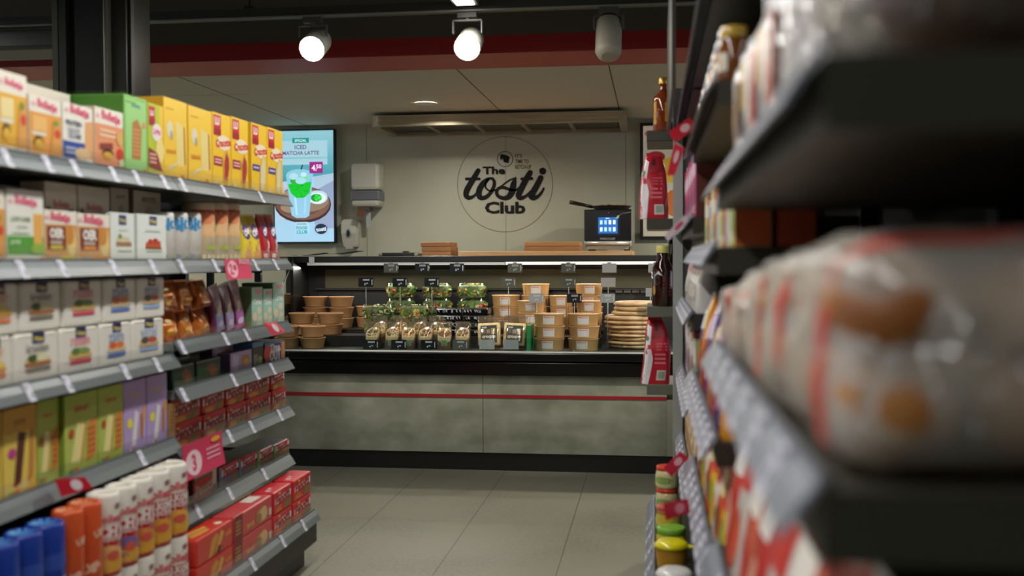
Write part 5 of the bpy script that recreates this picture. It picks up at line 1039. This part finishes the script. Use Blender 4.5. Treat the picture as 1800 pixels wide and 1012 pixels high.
# croque sandwiches
for i, (px, tw, lab) in enumerate(((859, -.12, 'bagged croque sandwich with black label, nearer the wraps'), (902, .1, 'bagged croque sandwich with black label, beside the green divider'))):
    Y = YF+.17; t = thing('bagged_sandwich', lab, 'sandwich', (xat(px, Y), Y, ZD+.024), 0, 'bagged croque sandwiches')
    T = Matrix.Rotation(-.22, 4, 'X') @ Matrix.Rotation(tw*.5, 4, 'Y')
    BR = noisy('toast_bread', '#d3b878', '#e2cf98', 30, .75, 0, .3); wd2 = .136
    m = MB()
    for k in range(2): m.box(-wd2/2, wd2/2, .012+k*.03, .012+k*.03+.024, .004, .142, BR, T, b=.011)
    m.box(-wd2/2+.004, wd2/2-.004, .0365, .0415, .006, .138, P('#c06a50', .5), T); m.build('toast', t)
    m = MB(); m.box(-wd2*.36, wd2*.36, .0085, .0105, .02, .125, P('#1c201f', .4), T)
    pl = lambda u, v, o: T @ Vector(((u-.5)*wd2*.7, .0075-o, .022+v*.1))
    art(m, [('t', 'croque', .5, .30, .86, '#e4e6e6', .06), ('r', .1, .55, .3, .85, '#6b5c3c'), ('r', .36, .55, .6, .78, '#9a8f70'), ('r', .66, .5, .92, .85, '#b09a3c'), ('l', .08, .06, .9, .18, 2, '#4f78a0'), ('t', 'tosti', .22, .92, .3, '#d9d9d4', .02)], pl, wd2*.7, .1); m.build('black_label', t)
    m = pouch(.145, .085, .182, SLEEVE, (), i+3, .05, n=22, nv=9, seal=.05, pw=3); m.v = [T @ (v+Vector((0, .042, 0))) for v in m.v]; m.build('clear_bag', t)
m = MB(); xa, xb = xat(926, YF+.12), xat(933, YF+.12)
m.box(0, xb-xa, 0, .2, 0, .15, P('#1f7a42', .3)); tag(m.build('green_divider', loc=(xa, YF+.1, ZD+.001)), 'narrow bright green divider between the sandwiches and kraft tubs', 'divider')
# flatbread / pizza stack
FLAT = [noisy('flatbread_a', '#b58a58', '#d9b98a', 14, .75, 0, .3), noisy('flatbread_b', '#c9a270', '#e2c89c', 10, .75, 0, .3), noisy('pizza_top', '#8e3a24', '#c97a4a', 26, .6, 0, .3, 6, (1, 1, 1), .4, .6)]
zz = ZD+.002; names_ = []
spec = [(.17, .022, 0), (.172, .02, 1), (.168, .024, 0), (.17, .018, 1), (.172, .026, 0), (.18, .026, 1), (.182, .024, 0), (.176, .030, 1), (.168, .024, 2), (.164, .028, 1), (.160, .026, 2)]
for k, (r, h_, kd) in enumerate(spec):
    Y = YF+.42; m = MB(); n = 40; vs = []
    for rr_, zq in ((.0, .1), (.9, 0), (1.0, .35), (1.0, .65), (.93, 1.0), (.75, .82), (.0, .85)):
        for i in range(n):
            a = 2*PI*i/n; nn = 1+.03*noise.noise(Vector((math.cos(a)*1.5, math.sin(a)*1.5, k*2.2)))
            zw = .16*noise.noise(Vector((math.cos(a)*2, math.sin(a)*2, k*3.3+zq)))*(1 if 0 < zq < 1 else .4)
            vs.append((r*rr_*nn*math.cos(a)+.0*k, r*rr_*nn*math.sin(a), h_*max(0, min(1, zq+zw))))
    m.add(vs, [(j*n+i, j*n+(i+1) % n, (j+1)*n+(i+1) % n, (j+1)*n+i) for j in range(5) for i in range(n)], FLAT[min(kd, 1)], True)
    m.add(vs[5*n:], [(i, (i+1) % n, n+(i+1) % n, n+i) for i in range(n)], FLAT[kd], True)
    px = 1117+(3, -2, 4, -3, 2, -2, -4, -4, 6, 9, 7)[k]
    names_ = ('lowest', 'second lowest', 'third from below', 'fourth from below', 'fifth from below', 'sixth from below', 'seventh from below', 'eighth, thick pale', 'red topped, third from above,', 'second from above', 'topmost red topped')
    tag(m.build('flatbread', loc=(xat(px, Y), Y, zz)), '%s flatbread of the round stack in the chilled case' % names_[k], 'flatbread', 'stacked flatbreads'); zz += h_+.0012
# price signs
def price_sign(px, py0, py1, Y, txt, shade, label, wpx=25, hang=False, zfoot=None):
    a = onY(px-wpx/2, py0, Y); b_ = onY(px+wpx/2, py1, Y); w_ = b_.x-a.x; h_ = a.z-b_.z
    t = thing('price_sign', label, 'price sign', ((a.x+b_.x)/2, Y, b_.z), 0, 'price signs in the chilled case')
    col = ('#15181a', '#4a4d45', '#8d918e')[shade]; tc = ('#c9ccd2', '#b5b8b4', '#c4c8c6')[shade]  # greyer cards carry glare painted into their colour
    m = MB(); m.box(-w_/2, w_/2, 0, .002, 0, h_, P(col, .3)); fp = lambda u, v, o: ((u-.5)*w_, -.0004-o, v*h_)
    if txt: art(m, [('t', txt[0], .44, .3, .09, tc, .02), ('t', txt[1], .58, .38, .12, tc, .02), ('l', .3, .68, .75, .88, 2, tc), ('r', .9, .2, .94, .8, tc)], fp, w_, h_)
    m.build('card', t)
    m = MB()
    if hang: m.box(-.012, .012, .002, .006, h_*.6, h_+.008, P('#9a9a94', .3, .3))
    else:
        m.tube([(0, .004, h_*.5), (0, .004, (zfoot or ZD)-b_.z+.003)], .0022, P('#8c8c84', .3, .4)); m.lathe([(.014, 0), (.014, .003)], P('#2b2b28', .4), 12, (0, .004, (zfoot or ZD)-b_.z+.0005))
    m.build('holder', t)
HY = YF+YTOP-.012
for px, tx, sh_, lab in ((687, ('6', '95'), 1, 'above the first salad stack'), (742, ('5', '50'), 0, 'right of the first top one'), (803, ('5', '50'), 0, 'above the third salad stack'), (905, ('6', '95'), 1, 'where the two light bars meet'), (999, ('6', '95'), 1, 'above the tubs'), (1071, None, 2, 'pale with painted glare, nearest the flatbreads'), (1152, None, 2, 'pale with painted glare, behind the dark bottle')):
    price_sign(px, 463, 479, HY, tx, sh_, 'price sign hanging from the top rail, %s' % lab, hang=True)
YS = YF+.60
for px, tx, sh_, lab in ((643, ('5', '50'), 0, 'over the empty black part'), (703, ('6', '95'), 0, 'before the first salad stack'), (759, ('7', '50'), 0, 'before the second salad stack'), (893.5, ('6', '95'), 1, 'above the back tubs'), (999.5, ('6', '95'), 1, 'between the two tall tub stacks'), (1069, None, 2, 'pale with painted glare beside the tall tubs')):
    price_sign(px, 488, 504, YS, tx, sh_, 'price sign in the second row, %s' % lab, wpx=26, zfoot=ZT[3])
for px, tx, sh_, lab in ((943, ('7', '50'), 2, 'before the tall tub stack'), (1009.5, ('7', '95'), 0, 'dark, between two tub stacks'), (1068, ('5', '50'), 2, 'grey with painted glare, next to the flatbreads')):
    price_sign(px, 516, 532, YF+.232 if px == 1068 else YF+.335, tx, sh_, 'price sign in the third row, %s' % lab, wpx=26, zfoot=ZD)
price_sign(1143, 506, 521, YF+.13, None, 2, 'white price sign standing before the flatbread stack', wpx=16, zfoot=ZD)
for px, tx, sh_, lab in ((652, ('4', '95'), 0, 'before the first wrap'), (701, ('4', '95'), 0, 'before the second wrap'), (753, ('4', '95'), 0, 'before the fourth wrap'), (809, ('4', '95'), 1, 'before the last wrap, greyed by painted glare'), (856, None, 2, 'grey with painted glare, before the first croque'), (898, None, 2, 'grey with painted glare, before the second croque')):
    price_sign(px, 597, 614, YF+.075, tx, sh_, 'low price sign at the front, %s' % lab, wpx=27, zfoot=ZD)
# ================================================================== right hand shelving, very close to the lens
XG = .085; XQ = .121
YRA, YRB, YRC, YRD = .75, 2.0, 3.25, 4.5
RAILR = P('#868c98', .38, .1)
def tr_(y0, y1, step, w_): 
    n = int((y1-y0-w_)/step); return [(y0+.05+i*step, w_) for i in range(n)]
shelving('shelving_bay', 'nearest dark shelving bay with bagged bread, beside the lens', YRA, YRB-.001, -1, XG, .56,
    [(1.388, [], {'th': .052, 'lip': 0}), (1.089, tr_(YRA+.1, YRB, .17, .045), {'th': .05, 'lip': 0}), (.72, tr_(YRA, YRB, .16, .06), {'th': .05}), (.245, [], {'base': 1})], 1.62, -.03, .245, 'bread side shelving bays', rail=RAILR)
shelving('shelving_bay', 'middle dark shelving bay with spice bottles on its upper shelf', YRB+.001, YRC-.001, -1, XG, .56,
    [(1.80, [], {'th': .045, 'lip': 0}), (1.575, [], {'th': .045}), (1.268, tr_(YRB, YRC, .2, .07), {'th': .05}), (.907, tr_(YRB, YRC, .12, .07), {'th': .045}), (.65, tr_(YRB, YRC, .12, .07), {'th': .045}), (.245, tr_(YRB, YRC, .2, .07), {'base': 1})], 1.85, -.03, .245, 'bread side shelving bays', rail=RAILR)
fb = shelving('shelving_bay', 'far shelving bay with jars on its base and a dark header panel', YRC+.001, YRD, -1, XG, .56,
    [(1.80, [], {'th': .05, 'lip': 0}), (1.37, tr_(YRC, YRD, .2, .07), {'th': .05}), (1.08, tr_(YRC, YRD, .12, .07), {'th': .05}), (.80, tr_(YRC, YRD, .12, .07), {'th': .045}), (.52, tr_(YRC, YRD, .12, .07), {'th': .045}), (.245, tr_(YRC, YRD, .2, .07), {'base': 1})], 1.85, -.03, .245, 'bread side shelving bays', rail=RAILR)
m = MB(); m.box(.052-fb.location.x, .064-fb.location.x, YRC-fb.location.y, YRD-fb.location.y, 1.757, 2.2, P('#3f3e33', .4)); m.build('header_panel', fb)
m = MB(); m.box(.078-fb.location.x, .118-fb.location.x, YRD+.002-fb.location.y, YRD+.045-fb.location.y, 0, 1.95, P('#a9ada8', .4, .1)); m.box(.118-fb.location.x, .6-fb.location.x, YRD+.01-fb.location.y, YRD+.03-fb.location.y, .0, 1.95, P('#4b4c48', .5)); m.build('end_frame', fb)
# --- end rack at the far end, facing the counter
er = thing('end_rack', 'narrow rack of short grey shelves fixed behind the far bay', 'rack', (.25, 4.8, 0))
m = MB(); m.box(-.13, .33, -.245, -.225, 0, 1.9, P('#6f726c', .4)); m.build('back_panel', er)
ERZ = []
for py in (236, 386, 536, 669):
    z_ = onY(1160, py, 4.72).z; ERZ.append(z_)
    m = MB(); xl_ = onY(1137, py, 4.72).x-.25; m.box(xl_, .33, -.22, .14, z_-.045, z_, P('#6a6c60' if py > 500 else '#3e3d33', .4), b=.003)
    m.build('shelf', er)
def bottle(label, name, r, h_, loc, body, cap, lab=None, neck=.3, capr=.45):
    t = thing(name, label, 'bottle', loc); m = MB()
    m.lathe([(r*.92, 0), (r, .006), (r, h_*.58), (r*.92, h_*.64), (r*neck*1.2, h_*.74), (r*neck, h_*.8), (r*neck, h_*.92), (.001, h_*.92)], body, 24, cap1=False); m.build('glass', t)
    m = MB(); m.lathe([(r*capr, h_*.88), (r*capr, h_*.985), (r*capr*.9, h_), (.001, h_)], cap, 20); m.build('cap', t)
    if lab:
        m = MB()
        def mp(u, v, o): a = -PI/2-.1+(u-.5)*2.0; return ((r+.0008+o)*math.cos(a), (r+.0008+o)*math.sin(a), h_*.12+v*h_*.42)
        art(m, lab, mp, r*2, h_*.42, curved=True); m.build('paper_label', t)
    return t
AMB = P('#7c3410', .08, coat=.6); DRK = P('#2a0d08', .08, coat=.6)
bottle('amber liquor bottle with a gold cap on the topmost short shelf', 'liquor_bottle', .044, onY(1163, 137, 4.62).z-ERZ[0], (onY(1166, 200, 4.62).x, 4.62, ERZ[0]+.001), AMB, P('#b08d3c', .3, .6), [('r', .0, .0, .2, 1, '#b98a2a'), ('r', .62, .1, .98, .95, '#c98e1e'), ('l', .66, .3, .94, .8, 4, '#8a3c14')])  # plain golden strip at the left paints in the bottle's side highlight
bottle('dark red sauce bottle with a pale yellow cap on the third short shelf', 'sauce_bottle', .047, onY(1160, 432, 4.62).z-ERZ[2], (onY(1165, 500, 4.62).x, 4.62, ERZ[2]+.001), DRK, P('#c9c06a', .4), [('p', [(.1, .86), (.35, 1.1), (.55, .9), (.3, .98)], '#cfd4d8'), ('l', .55, .1, .9, .9, 6, '#9a3420'), ('e', .12, .35, .08, .2, '#b98a3c')], neck=.52, capr=.58)
bottle('slim black bottle with white specks behind the yellow capped bottle', 'sauce_bottle', .03, min(onY(1170, 402, 4.72).z, ERZ[1]-.05)-ERZ[2], (onY(1181, 450, 4.72).x, 4.73, ERZ[2]+.001), P('#151414', .2), P('#161616', .3), [('l', .2, .2, .8, .9, 5, '#b9b9b0')], neck=.5, capr=.55)
def red_bag(zb, ztop, px, label, seed, lean):
    h_ = min(ztop, zb+.283)-zb; m = pouch(.125, .11, h_*.95, P('#b5182a', .3), [('p', [(.0, 0), (.27, .0), (.33, .4), (.22, .62), (.28, .9), (.0, .95)], '#e4e2e4'), ('r', .12, .55, .3, .62, '#c8303c'), ('e', .1, .72, .07, .04, '#5c8a5c'),
        ('p', [(.28, .72), (.95, .74), (.9, .98), (.4, 1)], '#8e1220'), ('r', .42, .84, .6, .95, '#4a1018'), ('r', .52, .06, .84, .22, '#cfc6bc'), ('r', .58, .09, .80, .2, '#8fa396'), ('l', .4, .3, .8, .5, 3, '#d9707c'), ('l', .45, .52, .85, .66, 3, '#cc5866')], seed, .07, n=28, nv=16, seal=.05, pw=4, taper=.5)
    for v in m.v: v.x += lean*math.sin(v.z/h_*PI)
    m.build('x')
    o = bpy.data.objects[-1] if False else [q for q in COL.objects if q.name.startswith('x')][0]; o.name = 'coffee_bag'
    o.location = (onY(px, 400, 4.64).x, 4.64, zb+.001); return tag(o, label, 'bag', 'red and white bags on the end rack')
red_bag(ERZ[1], onY(1150, 252, 4.64).z, 1149, 'red and white bag with barcode on the upper short shelf', 1, .0)
red_bag(ERZ[3], onY(1150, 541, 4.64).z-.01, 1151, 'crumpled red and white bag with barcode on the lowest short shelf', 5, .012)
# --- bread bags
TAILF = film('bag_neck_film', '#f4f2ea', trans=.35, rough=.1, milk=.6, crinkle=.9)
LOAF = noisy('loaf_crust', '#4a2812', '#8a5428', 9, .6, 0, .4); BUN = noisy('bun_crust', '#8e5424', '#cc9250', 7, .45, 0, .2, 4)
def bread_bag(label, loc, w_, d, h_, seed, stripe=True, inner='bun', tint=BAGF, group='bagged bread', name='bread_bag', tail=False):
    t = thing(name, label, 'bread', loc, PI/2+random.Random(seed).uniform(-.05, .05), group)
    m, f_ = pillow(w_, d, h_, tint, 3.2, seed, .15, 18, 32); rr = random.Random(seed)
    m.build('clear_bag', t)
    if stripe:
        m = MB(); n = 40; vs = []
        for s_ in (-.62, -.53):
            for i in range(n+1): vs.append(f_(s_, -.9+(PI+1.8)*i/n, 1.012))
        m.add(vs, [(i, i+1, n+2+i, n+1+i) for i in range(n)], P('#d2402f', .35)); m.build('red_band', t)
    if tail:      # twisted neck of the bag hanging at its near end
        m = MB(); x0 = -w_/2
        m.tube([(x0+.004, 0, h_*.55), (x0-.010, .004, h_*.50), (x0-.022, .0, h_*.42)], [.018, .009, .008], TAILF, 10)
        for sy in (-1, 1): m.tube([(x0-.022, 0, h_*.43), (x0-.026, sy*.022, h_*.28), (x0-.024, sy*.048, h_*.10)], [.007, .010, .013], TAILF, 8)
        m.build('twisted_neck', t)
    if inner == 'bun':
        for k, (ix, iz) in enumerate([(-.26, .3), (.26, .3), (-.26, .66), (.26, .66)]):
            for y_ in (-.22, .22):
                m = MB(); m.ball((ix*w_, y_*d, iz*h_), (w_*.235, d*.235, h_*.24), BUN, n=16, nz=10, jit=.15, seed=k+seed); m.build('bread_bun', t)
    else:
        m = MB(); m.ball((0, 0, h_*.48), (w_*.40, d*.40, h_*.42), LOAF, n=20, nz=12, jit=.2, seed=seed); m.build('bread_loaf', t)
    return t
BW = ('nearest', 'second', 'third', 'fourth', 'fifth', 'farthest')
CLEARB = film('bag_film_clear', '#e8e6e0', trans=.78, rough=.07, milk=.35, crinkle=.9)
z = 1.089
for i in range(5):
    y = YRA+.125+i*.238; hb2 = (.178, .165, .15, .132, .115)[i]
    bread_bag('clear bag of buns with a red band, %s along the lower bread shelf front' % BW[i], (XQ+.104, y, z+.002), .232, .22, hb2, 11+i, group='bags of buns, front row')
    bread_bag('clear bag of buns, %s along the back row of the lower bread shelf' % BW[i], (XQ+.36, y+.01, z+.002), .22, .20, hb2*.95, 31+i, stripe=False, tint=CLEARB, tail=(i == 0), group='bags of buns, back row')
z = 1.388
BAGS2 = film('bag_film_bright', '#f4f2ee', trans=.36, rough=.08, milk=.66, crinkle=.9)
for i in range(5):
    y = YRA+.125+i*.238
    t = bread_bag('shiny bread bag with pale print, %s along the upper bread shelf front' % BW[i], (XQ+.116, y, z+.002), .226, .20, .20, 51+i, stripe=False, inner='loaf', tint=BAGS2 if i else CLEARB, group='bread bags, upper shelf front')
    m = MB(); c_ = ('#c8342c', '#e0a23c', '#d9552c', '#c8342c', '#d98a3c')[i]
    for k in range(0 if i < 2 else 3): m.add([(-.08+k*.055, .1045, .04+.02*k), (-.035+k*.055, .1045, .04+.02*k), (-.035+k*.055, .1035, .15), (-.08+k*.055, .1035, .15)], [(0, 1, 2, 3)], P((c_, '#e9e4dc', '#d8b04a')[k], .3))
    if i > 1: m.build('printed_patch', t)
    bread_bag('dark loaf in a clear bag, %s along the back row of the upper bread shelf' % BW[i], (XQ+.36, y+.01, z+.002), .22, .20, .22, 71+i, stripe=False, inner='loaf', tint=CLEARB, group='bread bags, upper shelf back')
# --- generic filled rows for the other right shelves
def rrow(y0, y1, zb, hs, ws, kind, cols, desc, cat, group, name, x=XQ, d=.08, rough=.3, wr=.05):
    y = y0; i = 0; rr = random.Random(int(y0*100+zb*1000))
    n = 0; items = []
    while y < y1:
        w_ = ws[i % len(ws)]
        if y+w_ > y1: break
        items.append((y+w_/2, w_)); y += w_+.006; i += 1
    for i, (yc, w_) in enumerate(items):
        h_ = hs[i % len(hs)]; c = cols[i % len(cols)]; loc = (x+d/2+.003, yc, zb+.001)
        ops = [('r', .1, .62, .9, .86, c[1]), ('e', .5, .32, .32, .18, c[2]), ('l', .15, .08, .7, .2, 2, c[1])]
        lab = '%s %s, %s %s' % (c[3], desc[0], ORD[i], desc[1])
        if kind == 'carton': o = carton(w_-.002, d, h_, c[0], ops, c[0], rough, side=c[4] if len(c) > 4 else None).build(name, loc=loc, rz=-PI/2)
        elif kind == 'pouch': o = pouch(w_-.002, d, h_*.95, P(c[0], rough), ops, i+int(zb*10), wr, n=20, nv=8, seal=.04).build(name, loc=loc, rz=-PI/2)
        elif kind == 'jar':
            o = thing(name, lab, cat, (x+w_/2, yc, zb+.001), -PI/2); r = w_/2-.001
            m = MB(); m.lathe([(r*.94, 0), (r, .005), (r, h_*.72), (r*.86, h_*.82)], P(c[0], .12, coat=.4), 20); art(m, [('r', .1, .25, .9, .65, c[1]), ('e', .5, .45, .2, .16, c[2])], lambda u, v, o_: ((r+.0008+o_)*math.cos(-PI/2+(u-.5)*2.6), (r+.0008+o_)*math.sin(-PI/2+(u-.5)*2.6), v*h_*.8), r*2, h_*.8, curved=True); m.build('jar_body', o)
            m = MB(); m.lathe([(r*.95, h_*.80), (r*.97, h_*.81), (r*.97, h_*.98), (r*.9, h_)], P(c[2], .25, coat=.3), 20); m.build('lid', o)
        tag(o, lab, cat, group)
rrow(2.03, 3.2, 1.575, [.105, .11], [.055], 'jar', [('#7c4a20', '#e0d8c8', '#c8a23c', 'brown filled'), ('#b5752a', '#c8342c', '#e9e6e0', 'ochre filled'), ('#5c7a34', '#e9e4d4', '#3c6a2c', 'green filled'), ('#8e2a1c', '#e0c04a', '#1f3f8a', 'red filled')], ('spice jar', 'along the upper spice shelf'), 'jar', 'spice jars', 'spice_jar')
rrow(2.005, 3.2, 1.268, [.15, .13, .14], [.125, .09, .10], 'carton', [('#e0d88c', '#e9ece0', '#a9c46a', 'yellow and white', '#c25a30'), ('#d9d4cc', '#7fa0c8', '#c8d4e0', 'pale blue and white', '#c4c0b8'), ('#c84a3c', '#e9e0d4', '#8e2a24', 'red', '#8e2a24')], ('box', 'along the shelf under the spice jars'), 'box', 'boxes under the spice jars', 'grocery_box', x=.142, d=.068)
rrow(2.005, 3.2, 1.268, [.15, .14], [.15, .12], 'carton', [('#a8492c', '#c86a44', '#8e3a24', 'rust coloured', '#a8492c'), ('#8e3a2c', '#b5563c', '#6b2a20', 'dark red', '#9a4430')], ('box', 'in the row behind, under the spice jars'), 'box', 'rear boxes', 'grocery_box', x=.222, d=.068)
rrow(2.02, 3.2, .907, [.24, .22, .25], [.10, .11], 'pouch', [('#e0982a', '#f0d070', '#c8541e', 'orange yellow'), ('#3c2f8a', '#d9d4e8', '#c8303c', 'dark blue'), ('#7c2a5c', '#e0a8c8', '#d9552c', 'plum'), ('#c8342c', '#f0e0d8', '#2c2a5a', 'red')], ('snack bag', 'along the shelf at hand height'), 'bag', 'snack bags', 'snack_bag', rough=.2)
rrow(2.02, 3.2, .65, [.2], [.12], 'pouch', [('#e9c02c', '#d93a2c', '#4fae3c', 'yellow'), ('#d9552c', '#e9d8a0', '#7c4a20', 'orange'), ('#e9e4dc', '#c8342c', '#d9a83c', 'white and red')], ('bag', 'on the shelf below the snack bags'), 'bag', 'yellow and orange bags', 'snack_bag')
rrow(3.27, 4.45, 1.37, [.21, .2, .22], [.07, .065, .08], 'carton', [('#c23a6c', '#e9c0d4', '#8e2a5c', 'pink', '#6b3a34'), ('#7a4a9c', '#d8c8e8', '#5c3484', 'purple'), ('#c8263c', '#f0d8dc', '#8e1a2c', 'crimson'), ('#d88aa8', '#f4e4ea', '#c23a6c', 'pale pink')], ('carton', 'along the upper shelf of the far bay'), 'carton', 'pink and purple cartons', 'grocery_box')
rrow(3.27, 4.45, 1.08, [.2, .19], [.09, .10], 'pouch', [('#dcd8d4', '#c8a0a8', '#b9b4b0', 'pale'), ('#e4e0d8', '#7c6a5c', '#c8c0b0', 'cream')], ('pack', 'along the far bay shelf under the pink cartons'), 'pack', 'pale packs', 'grocery_pack')
rrow(3.27, 4.45, .80, [.2, .19, .21], [.09, .08], 'carton', [('#b5c88a', '#e9e4d8', '#4f8a5c', 'light green'), ('#c8bcd4', '#e9e4ec', '#8a7aa8', 'lilac'), ('#e0887c', '#f0e0d8', '#c8443c', 'salmon'), ('#4f7aa8', '#d8e4ec', '#2c4a7c', 'blue')], ('carton', 'along the far bay shelf at knee height'), 'carton', 'mixed cartons', 'grocery_box')
rrow(3.27, 4.45, .52, [.19], [.11, .1], 'carton', [('#d9a86a', '#f0e0c0', '#b9783c', 'tan'), ('#e9dcc0', '#c89a5c', '#a87a44', 'cream')], ('carton', 'on the lowest raised shelf of the far bay'), 'carton', 'tan cartons', 'grocery_box')
rrow(.78, 1.97, .72, [.28, .27], [.14], 'pouch', [('#d8d0c8', '#cf3a30', '#d9552c', 'white and red'), ('#cf3a30', '#e9e4dc', '#e0a08c', 'red'), ('#d9684c', '#f0e8dc', '#c82c28', 'coral')], ('crisp bag', 'below the bagged buns'), 'bag', 'red and white crisp bags', 'crisp_bag', d=.12, rough=.22)
# --- base shelf: jar stacks and tubs
def jar(label, loc, r, h_, body, lid, lab, group=None):
    t = thing('food_jar', label, 'jar', loc, -.4, group); m = MB()
    m.lathe([(r*.92, 0), (r, .006), (r, h_*.7), (r*.9, h_*.8)], body, 24)
    art(m, [('r', 0, 0, 1, 1, lab[0]), ('e', .5, .5, .3, .34, lab[1]), ('l', .1, .1, .5, .3, 1, lab[1])], lambda u, v, o: ((r+.0006+o)*math.cos(-PI/2+(u-.5)*3), (r+.0006+o)*math.sin(-PI/2+(u-.5)*3), h_*.12+v*h_*.5), r*3, h_*.5, curved=True); m.build('glass', t)
    m = MB(); m.lathe([(r*.93, h_*.8), (r*.95, h_*.81), (r*.95, h_*.97), (r*.9, h_-.0015), (r*.7, h_-.002)], lid, 24); m.build('lid', t); return t
CRM = P('#e0d2a0', .15, coat=.4); RLID = P('#d8432c', .3)
for k in range(3): jar('cream jar with a red lid, %s of the front stack on the base shelf' % LV[3][k], (.048, 3.95, .246+k*.081), .042, .08, CRM, RLID, ('#d6d9a4', '#8fae5c'), 'red lidded jars')
for k in range(2): jar('orange jar with a pink red lid, %s of the second stack on the base shelf' % ('lower', 'upper')[k], (.052, 3.72, .246+k*.075), .043, .074, P('#b5702c', .15, coat=.4), P('#d65a5c', .3), ('#c8d06a', '#e0c23c'), 'jars with pink lids')
jar('low green topped tub with a red rim on the base shelf', (.056, 3.58, .246), .05, .11, P('#c8c43c', .3), P('#7fb83c', .3), ('#c8342c', '#e9e04a'))
def tub(label, loc, r, h_, c, lid, handle):
    t = thing('sauce_tub', label, 'tub', loc, 0); m = MB(); m.lathe([(r*.82, 0), (r*.95, h_*.8), (r*.9, h_*.84)], P(c, .3), 24); m.build('tub_body', t)
    m = MB(); m.lathe([(r*1.02, h_*.8), (r*1.06, h_*.82), (r*1.04, h_*.9), (r*.8, h_), (r*.4, h_*1.02), (.001, h_*1.02)], P(lid, .25, coat=.3), 28, cap1=False); m.build('lid', t)
    if handle: m = MB(); m.tube([(r*.98, -.01, h_*.85), (r*1.3, -.015, h_*.84), (r*1.5, -.01, h_*.86)], [.006, .006, .01], P(lid, .25)); m.build('lid_tab', t)
    return t
tub('amber sauce tub with a bright yellow lid on the base shelf', (.055, 3.42, .246), .052, .105, '#b5882c', '#e9dc1c', True)
tub('pale sauce tub with a white lid in front of the yellow lidded one', (.058, 3.12, .246), .052, .10, '#d8c890', '#e0dfdc', False)
tub('second pale sauce tub with a white lid, nearest on the base shelf', (.058, 2.9, .246), .052, .10, '#c8b880', '#d9d8d4', False)
# --- price flags on the right rails
flag([(1174, 232), (1212, 205), (1226, 222), (1187, 251)], 3.2, '#c92036', '#e9bcc4', 'upper red price flag on the rail beside the amber bottle')
flag([(1172, 308), (1186, 250), (1204, 258), (1186, 308)], 3.1, '#cc2a3c', '#dcb4bc', 'second red price flag hanging just under the upper one', dy=.03)
flag([(1168, 414), (1204, 377), (1210, 388), (1174, 424)], 3.0, '#d8ccd8', '#cf4a64', 'pale price flag beside the upper red and white bag')
flag([(1166, 822), (1196, 795), (1212, 806), (1180, 838)], 3.2, '#c8203a', '#e4a8b8', 'red price flag above the red lidded jars')
flag([(1166, 884), (1210, 878), (1214, 904), (1170, 914)], 2.6, '#c01c34', '#dc8498', 'red price flag low on the rail beside the red lidded jars')
